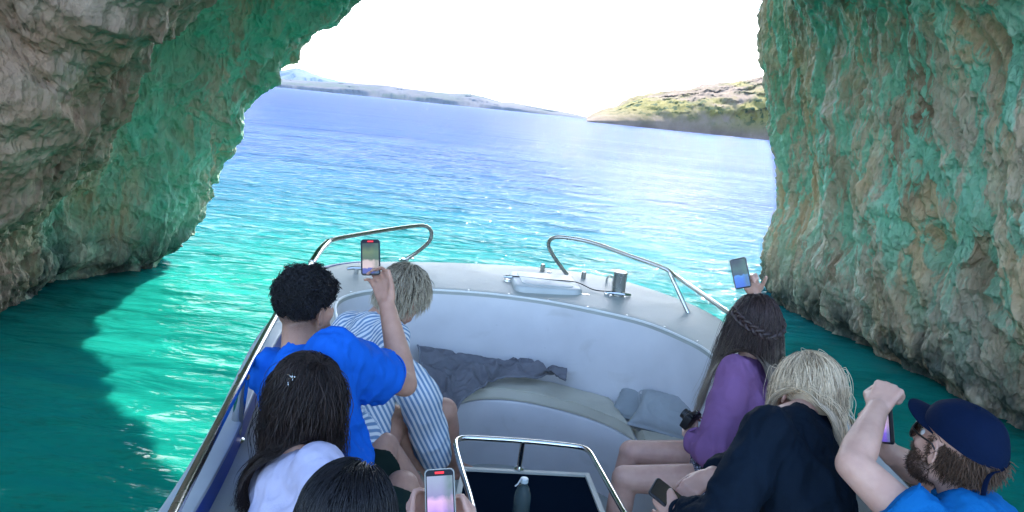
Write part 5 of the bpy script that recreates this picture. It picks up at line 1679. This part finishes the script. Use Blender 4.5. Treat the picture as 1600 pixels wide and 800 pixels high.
# the braid that crosses the back of the head
def braid(I, pts, rad, mat, root):
    path = spline([in_head(I, *p_) for p_ in pts], 70)
    cen = np.array(I['hc']); mb = MB()
    T = np.gradient(path, axis=0); T /= np.linalg.norm(T, axis=1, keepdims=True)
    N_ = path - cen; N_ -= T * np.sum(N_ * T, 1)[:, None]; N_ /= np.linalg.norm(N_, axis=1, keepdims=True); B_ = np.cross(T, N_)
    for s_ in range(3):
        ph = np.linspace(0, 2 * pi * 4.5, 70) + s_ * 2 * pi / 3
        q_ = path + B_ * (np.sin(ph) * rad)[:, None] + N_ * (np.sin(2 * ph) * rad * .45)[:, None]
        mb.tube(q_, list(rad * .62 * (.7 + .3 * np.sin(np.linspace(.3, 2.8, 70)))), 8)
    me = mb.mesh('braid'); fattr(me, 'tone', .25 + .35 * (.5 + .5 * np.sin(np.arange(len(me.vertices)) * .9))); fattr(me, 'along', np.zeros(len(me.vertices)))
    link('braid', me, mat, root)
braid(I5, [(-.096, .02, .045), (-.102, -.045, .030), (-.070, -.115, .010), (.0, -.142, -.012), (.065, -.118, .008), (.100, -.05, .030), (.098, .02, .045)], .0135, H_brown, R5)
pc = W(1157, 427, 3.22)
phone('dark phone with blue screen held up over the purple clad woman', pc, face_cam(pc, roll=-11, tilt=-4), .072, .136, screen='blue', recording=False)
# compact camera in her left hand
cc = W(1079, 656, 2.90)
camM = basis((-.7, .6, .35))
root = empty('compact_camera', cc); tag(root, 'black compact camera held in the lap of the woman in purple', 'camera')
M_camb = pmat('camera_black', (.012, .012, .014), .4)
mb = MB(); mb.box(cc, (.095, .034, .062), camM, .006); mb.box(cc + camM @ Vector((-.02, 0, .034)), (.03, .024, .012), camM, .003); mb.build('camera_body', M_camb, root)
mb = MB(); mb.lathe([(.024, 0), (.025, .012), (.022, .014), (.022, .028), (.018, .030), (.016, .024), (.001, .023)], cc + camM @ Vector((.008, .016, 0)), camM @ Vector((0, 1, 0))); mb.build('camera_lens', M_camb, root)
mb = MB(); mb.lathe([(.008, 0), (.008, .006), (.006, .007), (.001, .007)], cc + camM @ Vector((.032, 0, .031)), camM @ Vector((0, 0, 1)), 16); mb.build('shutter_button', M_steel, root)

# --- woman in the black sweater ------------------------------------------------------------
P6 = dict(C=W(1232, 655, 2.14), hip=(1.03, 1.86, 1.11), chest=(-.70, .62, -.35), head=W(1258, 618, 2.30), face=(-.25, .88, -.36), hup=(.0, .7, .7), hs=1.0, hw=.158, k=.98, waist=.14,
          eL=W(1130, 812, 1.88), wL=W(1058, 806, 2.02), eR=W(1170, 730, 2.35), wR=W(1112, 742, 2.20))
P6['hands'] = [palm(P6['wL'], W(1040, 782, 2.08) - P6['wL'], (-.2, -.9, .3), -1, curl=(38, 42, 42, 38), thumb=(30, 10), s=.92), palm(P6['wR'], W(1070, 768, 2.16) - P6['wR'], (-.2, -.3, .95), 1, curl=(35, 40, 40, 38), s=.92)]
P6['legs'] = [((1.0, 2.00, 1.10), (.62, 2.16, 1.08), (.60, 2.14, .64), (-1, .1, 0)), ((1.0, 1.80, 1.10), (.60, 1.92, 1.08), (.58, 1.90, .64), (-1, .1, 0))]
R6, I6 = person('blonde woman in black sweater bending over the phone in her hands', P6, SK_fair)
M_blk = cloth_mat('black_knit', (.006, .012, .022), var=.15)
me = shirt_mesh(P6, I6, sleeveL=[(I6['sL'].lerp(P6['eL'], .5), .078), (P6['eL'], .068), (P6['eL'].lerp(P6['wL'], .9), .048)], sleeveR=[(P6['eR'], .066), (P6['eR'].lerp(P6['wR'], .9), .046)], grow=.026, amp=.013, seed=53, scale=(12, 12, 7))
link('sweater', me, M_blk, R6)
ring(I6['C'] + I6['ta'] * .0, I6['ta'] - I6['tf'] * .25, .076, .007, 'collar', M_blk, R6)
ring(P6['eL'].lerp(P6['wL'], .89), P6['wL'] - P6['eL'], .046, .006, 'cuff', M_blk, R6)
me = remesh('trousers', [cap_seg(P6['hip'], .15, P6['hip'], .15)] + [cap_seg(a, .10, Vector(a).lerp(Vector(b_2), .8), .08, open_ends=True, n=24) for a, b_2, _, _ in P6['legs']], .010, 3)
link('trousers', me, cloth_mat('dark_trousers', (.02, .02, .03)), R6)
H_blond = hair_mat('blonde_hair', (.24, .165, .10), (.92, .74, .52), tips=(.94, .80, .60), rough=.34)
X, tone, _ = grow_hair(7500, I6['hc'], I6['HM'], 1.0, (-.02, .03, .125), .27, caps_of(P6, I6, .012), seed=21, front=.055, side_lo=-.09, steps=26, grav=.24, lift=.022, clump=.9, wander=.08, nclump=70, wav=.05, bias=(.0, -.22, 0), lenvar=.4)
base = remesh('hair', cap_hair(I6['hc'], I6['HM'], 1.0, .008), .007, 2)
# loose wisps
Y_, t2_, _ = grow_hair(60, I6['hc'], I6['HM'], 1.0, (-.02, .02, .125), .17, caps_of(P6, I6, .03), seed=22, front=.05, side_lo=-.05, steps=26, grav=.14, lift=.04, clump=0, wander=.16, nclump=60, wav=.06, bias=(.22, .0, 0))
hr = hair_obj(R6, H_blond, np.concatenate([X, Y_]), np.concatenate([np.full(len(X), .00085), np.full(len(Y_), .0009)]), np.concatenate([tone, .6 + .4 * t2_]), base=base)
pc = W(1050, 782, 2.08)
Mp = basis((-.25, .55, -.8), (-.8, .3, .4))
phone('phone lying dark in the hands of the blonde woman in black', pc, Mp, .072, .146, screen='dim', recording=False, light=False)

# --- man with the blue cap -----------------------------------------------------------------
P7 = dict(C=W(1512, 786, 1.80), hip=(1.33, 1.50, 1.16), chest=(-.75, .65, 0), head=W(1492, 702, 1.84), face=(-.38, .91, .13), hup=(.10, -.04, .98), hs=1.0, hw=.185, k=1.05, waist=.15, arm=1.1,
          eL=W(1333, 726, 1.80), wL=W(1370, 640, 1.98), eR=W(1440, 740, 2.12), wR=W(1388, 706, 2.04))
P7['sL'] = W(1432, 822, 1.68)
P7['hands'] = [palm(P7['wL'], W(1389, 606, 2.03) - P7['wL'], (-.55, -.55, .6), -1, curl=(72, 78, 78, 72), thumb=(40, 40), s=1.0), palm(P7['wR'], W(1384, 660, 2.05) - P7['wR'], (.75, -.5, 0), 1, curl=(40, 45, 45, 40), s=.95)]
P7['legs'] = [((1.28, 1.60, 1.14), (.86, 1.66, 1.10), (.84, 1.64, .64), (-1, .1, 0)), ((1.28, 1.42, 1.14), (.86, 1.44, 1.10), (.84, 1.42, .64), (-1, .1, 0))]
R7, I7 = person('bearded man in navy cap and blue shirt filming with raised arms', P7, SK_fair, head_kind='beard')
M_blue2 = cloth_mat('ocean_blue_cotton', (.006, .125, .36))
me = shirt_mesh(P7, I7, sleeveL=[(I7['sL'].lerp(P7['eL'], .30), .080)], sleeveR=[(I7['sR'].lerp(P7['eR'], .5), .072)], grow=.018, amp=.014, seed=63, scale=(13, 13, 6))
link('shirt', me, M_blue2, R7)
ring(I7['C'] + I7['ta'] * .0, I7['ta'] - I7['tf'] * .25, .076, .006, 'collar', M_blue2, R7)
ring(I7['sL'].lerp(P7['eL'], .30), P7['eL'] - I7['sL'], .080, .0035, 'sleeve_hem', M_blue2, R7)
me = remesh('shorts', [cap_seg(P7['hip'], .15, P7['hip'], .15)] + [cap_seg(a, .105, Vector(a).lerp(Vector(b_2), .8), .085, open_ends=True, n=24) for a, b_2, _, _ in P7['legs']], .010, 3)
link('shorts', me, M_shorts, R7)
eyes(I7, R7, hair_mat('brow_hair', (.03, .02, .015), (.06, .04, .03)))
H_dbr = hair_mat('dark_beard_hair', (.035, .020, .013), (.17, .095, .06), rough=.5)


def short_fuzz(I, n, test, length, seed, droop=.4, er=(.080, .100, .092), ec=(0, -.014, .030), wav=.35):
    g = np.random.default_rng(seed)
    q = g.normal(size=(n * 12, 3)); q /= np.linalg.norm(q, axis=1, keepdims=True)
    er = np.array(er); ec = np.array(ec); p = ec + q * er
    p = p[test(p)][:n]; n = len(p); nr_ = (p - ec) / er; nr_ /= np.linalg.norm(nr_, axis=1, keepdims=True)
    D = nr_ * .6 + g.normal(size=(n, 3)) * wav + np.array([0, -.25, -droop]); X = p.copy(); out_ = [X.copy()]
    L_ = length * (.5 + g.random(n)); k = 9
    for _ in range(k - 1):
        D = D + g.normal(size=(n, 3)) * wav * .5 + np.array([0, 0, -droop * .3]); D /= np.linalg.norm(D, axis=1, keepdims=True)
        X = X + D * (L_ / k)[:, None]; out_.append(X.copy())
    X = np.stack(out_, 1) * I['hs']
    return np.array(I['hc']) + X @ np.array(I['HM']).T, g.random(n)


# hair under the cap at the back, sideburn and beard
Xa, ta_ = short_fuzz(I7, 2600, lambda p: (p[:, 1] < -.012) & (p[:, 2] < .03) & (p[:, 2] > -.060), .034, 3, .5)
Xb, tb_ = short_fuzz(I7, 160, lambda p: (np.abs(p[:, 0]) > .055) & (p[:, 1] > .005) & (p[:, 1] < .028) & (p[:, 2] < .045) & (p[:, 2] > -.05), .014, 4, .5, er=(.079, .1, .092))
hair_obj(R7, H_dbr, np.concatenate([Xa, Xb]), .0012, np.concatenate([ta_, tb_]))
def beard_shell(seed, n):
    g = np.random.default_rng(seed)
    body = I7['body'].data; V = verts(body); N = normals(body)
    L_ = ((V - np.array(I7['hc'])) @ np.array(I7['HM'])); x, y, z = L_.T
    m = (np.linalg.norm(L_, axis=1) < .15) & (y > .0) & (z < -.030 - .35 * np.maximum(0, .045 - y)) & (z > -.135) & ~((np.abs(x) < .022) & (z > -.078) & (z < -.05)) & ~((z > -.045) & (np.abs(x) < .03) & (y > .1))
    m |= (np.linalg.norm(L_, axis=1) < .15) & (y > .004) & (y < .028) & (np.abs(x) > .045) & (z < .02) & (z > -.1)
    idx = np.where(m)[0]; idx = g.choice(idx, min(n, len(idx) * 3)); X = V[idx] + g.normal(size=(len(idx), 3)) * .0012; D = N[idx] * .8 + g.normal(size=(len(idx), 3)) * .3 + np.array([0, 0, -.5])
    out_ = [X.copy()]; l = .012 * (.5 + g.random(len(idx)))
    for _ in range(5):
        D = D + g.normal(size=D.shape) * .25; D /= np.linalg.norm(D, axis=1, keepdims=True); X = X + D * (l / 5)[:, None]; out_.append(X.copy())
    me = strand_mesh('beard', np.stack(out_, 1), .0007, g.random(len(idx))); link('beard', me, H_dbr, R7)
beard_shell(5, 3200)
sunglasses(I7, 'dark round sunglasses worn by the bearded man in the cap')

# cap: crown, brim, strap
cap_ = empty('baseball_cap', in_head(I7, 0, 0, .08)); tag(cap_, 'navy blue baseball cap with curved brim and loose back strap', 'cap')
M_cap_c = cloth_mat('navy_canvas', (.004, .011, .036), rough=.85, var=.08)
nu, nv = 48, 16
rows = []
for j in range(nv):
    ph = pi / 2 * j / (nv - 1)
    row = []
    for i in range(nu):
        a = 2 * pi * i / nu
        seam = 1 - .012 * abs(cos(3 * a)) ** 24
        x = .089 * cos(a) * cos(ph) ** .72 * seam; y = -.012 + .110 * sin(a) * cos(ph) ** .72 * seam; z = .042 + .088 * sin(ph) ** .95 * (1 - .0 * a)
        y += .0; z += -.022 * (1 - sin(ph)) * max(0, -sin(a)) + .012 * (1 - sin(ph)) * max(0, sin(a))
        pp = np.array([[x, y, z]])
        d = .0025 * float(fbm(pp * 26, 2, 91)[0])
        row.append(in_head(I7, x * (1 + d * 8), y * (1 + d * 8), z + d))
    rows.append(row)
V, Fc = loft(rows, closed=True)
V2, _ = loft([[in_head(I7, 0, -.012, .042) + (q_ - in_head(I7, 0, -.012, .042)) * .975 for q_ in r__] for r__ in rows], closed=True)
mb = MB(); mb.add(V, Fc); mb.add(V2, [tuple(f)[::-1] for f in Fc])
nv0 = len(V)
mb.f += [(i, (i + 1) % nu, nv0 + (i + 1) % nu, nv0 + i) for i in range(nu)]
mb.build('crown', M_cap_c, cap_, sharp=60)
mb = MB(); V, Fc = ell(in_head(I7, 0, -.012, .131), (.007, .007, .004), I7['HM']); mb.add(V, Fc); mb.build('button', M_cap_c, cap_)
rows_t, rows_b = [], []
for i in range(25):
    a = radians(18 + 144 * i / 24)
    inn = (.086 * cos(a), -.012 + .106 * sin(a), .052)
    row = []
    for t in np.linspace(0, 1, 8):
        rch = .066 * sin(pi * i / 24) ** .45
        x = inn[0] * (1 - .05 * t); y = inn[1] + rch * t; z = inn[2] - .20 * x * x / .086 * 1.0 - .006 * t + .012 * (1 - (x / .086) ** 2)
        row.append((x, y, z))
    rows_t.append([in_head(I7, x, y, z + .0025) for x, y, z in row]); rows_b.append([in_head(I7, x, y, z - .0015) for x, y, z in row])
mb = MB(); V, Fc = loft(rows_t); mb.add(V, Fc); V, Fc = loft(rows_b); mb.add(V, [tuple(f)[::-1] for f in Fc])
e_t = [r[-1] for r in rows_t]; e_b = [r[-1] for r in rows_b]; V, Fc = loft([e_t, e_b]); mb.add(V, Fc)
mb.build('brim', M_cap_c, cap_, sharp=60)
st = [in_head(I7, .060, -.098, .022), in_head(I7, .0, -.122, .018), in_head(I7, -.035, -.125, .014), in_head(I7, -.06, -.135, -.004), in_head(I7, -.075, -.15, -.030)]
mb = MB(); mb.tube(spline(st, 30), .009, 10, flat=.22); mb.build('strap', M_cap_c, cap_)
pc = W(1385, 655, 2.02)
phone('phone seen nearly edge on between the raised hands of the capped man', pc, face_cam(pc, roll=-4, yaw=-68), .072, .14, screen='violet')

# ------------------------------------------------------------------ loose things on the boat
def bench_z(): return ZS + .012


# towel: a crumpled grey cloth over the cushion, hanging over the bench front
def towel():
    outline = [(652, 545), (690, 548), (740, 556), (790, 560), (822, 556), (850, 570), (885, 588)]
    front = [(668, 660), (700, 652), (716, 636), (745, 617), (780, 600), (830, 600), (884, 592)]
    nu, nv = 150, 80
    bk = spline([WZ(a, b_, ZS + .12).to_tuple() for a, b_ in outline], nu)
    ft = spline([WZ(a, b_, ZS + .02).to_tuple() for a, b_ in front], nu)
    V = np.zeros((nu, nv, 3))
    for j in range(nv):
        t = j / (nv - 1)
        V[:, j] = bk * (1 - t) + ft * t
    P = V.reshape(-1, 3)
    u = np.repeat(np.linspace(0, 1, nu), nv); v = np.tile(np.linspace(0, 1, nv), nu)
    q = np.stack([P[:, 0] * 7, P[:, 1] * 11, u * 2], 1)
    wv = fbm(q * .6, 2, 7)
    f1 = fbm(q * np.array([.5, .8, 1]) + wv[:, None] * 1.1, 3, 17, .5, ridged=True)
    f2 = fbm(q * 1.9 + wv[:, None], 2, 27, ridged=True)
    edge = np.minimum(np.minimum(v, 1 - v) * 5, 1) 
    ht = .030 + (.045 + .05 * (1 - u)) * (1 - v) ** .8
    P[:, 2] = ZS + .018 + ht * .9 + (.060 * f1 + .010 * f2) * (.35 + .65 * edge)
    P[:, 1] += .03 * wv * (1 - edge)
    # left part slides down over the bench edge
    drop = sstep(.30, .0, u) * sstep(.35, 1.0, v)
    P[:, 2] -= .20 * drop
    P[:, 2] = np.maximum(P[:, 2], np.where(drop > .15, .75, ZS + .014))
    top = P.reshape(nu, nv, 3)
    me0 = mesh_np('towel', P, grid_faces(nu, nv))
    N = normals(me0); bpy.data.meshes.remove(me0)
    up_s = np.sign(N[:, 2].mean())
    lowP = P - N * up_s * .008
    mb = MB(); mb.add(P, grid_faces(nu, nv)); mb.add(lowP, grid_faces(nu, nv)[:, ::-1])
    idx = lambda i, j: i * nv + j
    ring = [idx(i, 0) for i in range(nu)] + [idx(nu - 1, j) for j in range(1, nv)] + [idx(i, nv - 1) for i in range(nu - 2, -1, -1)] + [idx(0, j) for j in range(nv - 2, 0, -1)]
    n0 = nu * nv
    mb.f += [(ring[k], ring[(k + 1) % len(ring)], n0 + ring[(k + 1) % len(ring)], n0 + ring[k]) for k in range(len(ring))]
    o = mb.build('towel', pmat('grey_terry', (.17, .17, .19), .95, bump=.003, bscale=260, var=.12, vscale=20, spec=.1), sharp=180)
    tag(o, 'crumpled dark grey towel thrown over the bow bench cushions', 'towel')
    # hem
    m2 = MB(); m2.tube(top[:, -1] + np.array([0, 0, .001]), .006, 6); m2.tube(top[0, :] + np.array([0, 0, .001]), .006, 6); m2.build('hem', pmat('towel_hem', (.20, .205, .23), .95, bump=.001, bscale=300), o)


towel()


def pillow(name_label, c, M, sx_, sy_, th, seed, col):
    n_ = 60
    g = np.linspace(-1, 1, n_)
    U_, V_ = np.meshgrid(g, g, indexing='ij'); u = U_.ravel(); v = V_.ravel()
    pin = 1 - .10 * (1 - np.abs(v)) ** 1.0 * np.abs(u) ** 6; pin2 = 1 - .10 * (1 - np.abs(u)) * np.abs(v) ** 6
    x = u * pin * sx_; y = v * pin2 * sy_
    prof = (np.clip(1 - u ** 4, 0, 1) * np.clip(1 - v ** 4, 0, 1)) ** .55
    q = np.stack([x * 9, y * 9, np.full_like(x, seed)], 1)
    wr = fbm(q + fbm(q * .5, 2, seed)[:, None], 3, seed, ridged=True)
    V = []; Fq = grid_faces(n_, n_)
    mb = MB()
    for s_ in (1, -1):
        z = s_ * (th * prof * (1 + .10 * fbm(q * .4, 2, seed + s_)) + .010 * wr * (prof > .02) * prof ** .3)
        P = np.stack([x, y, z], 1) @ np.array(M).T + np.array(c)
        mb.add(P, Fq if s_ > 0 else Fq[:, ::-1])
    bm = bmesh.new(); me = mb.mesh('pillow', True, 180); bm.from_mesh(me); bmesh.ops.remove_doubles(bm, verts=bm.verts[:], dist=.0006); bm.to_mesh(me); bm.free()
    o = link('pillow', me, pmat('grey_pillow_cloth', col, .85, bump=.0012, bscale=120, var=.06, vscale=8, spec=.2))
    e_ = [Vector(c) + M @ Vector((a * sx_, b_ * sy_, 0)) for a, b_ in ((-1, -1), (0, -.9), (1, -1), (.9, 0), (1, 1), (0, .9), (-1, 1), (-.9, 0))]
    m2 = MB(); m2.tube(spline(e_ + e_[:1], 80), .004, 6); m2.build('piping', o.data.materials[0], o)
    tag(o, name_label, 'pillow', 'grey pillows on the bench')
    return o


pillow('flat grey pillow leaning on the coaming behind the round one', W(1032, 634, 3.80), basis((.25, .75, .30), (-.1, -.45, 1)), .25, .17, .05, 3, (.30, .325, .33))
pillow('plump round grey pillow beside the woman in purple', W(1052, 654, 3.56), basis((.3, .75, .3), (-.1, -.5, 1)), .20, .14, .07, 8, (.36, .38, .385))

# bottle on the engine box
bc = W(809, 842, 2.42); bz = ZC + .003
bb = Vector((bc.x, bc.y, bz))
root = empty('water_bottle', bb); tag(root, 'clear plastic bottle standing on the dark box top behind the steel frame', 'bottle')
Mg, n_, b_ = new_mat('bottle_plastic'); b_.inputs['Base Color'].default_value = (.35, .52, .52, 1); b_.inputs['Roughness'].default_value = .08; b_.inputs['Transmission Weight'].default_value = .86; b_.inputs['IOR'].default_value = 1.2
mb = MB(); mb.lathe([(.020, 0), (.028, .003), (.031, .012), (.0305, .05), (.029, .055), (.0305, .06), (.0305, .10), (.029, .105), (.0305, .11), (.0305, .155), (.028, .175), (.020, .195), (.013, .207), (.0125, .222), (.001, .2225)], bb, n=32); mb.build('bottle_body', Mg, root, sharp=60)
mb = MB(); mb.lathe([(.0135, .214), (.0145, .215), (.0145, .228), (.013, .230), (.001, .2305)], bb, n=24); mb.build('bottle_cap', pmat('clear_cap', (.55, .62, .62), .3), root)
mb = MB(); mb.tube([bb + Vector((.002, -.004, .226)), bb + Vector((-.012, -.014, .236)), bb + Vector((-.022, -.016, .214)), bb + Vector((-.030, -.014, .204))], .0028, 6); mb.build('cap_strap', pmat('white_strap', (.7, .7, .7), .4), root)
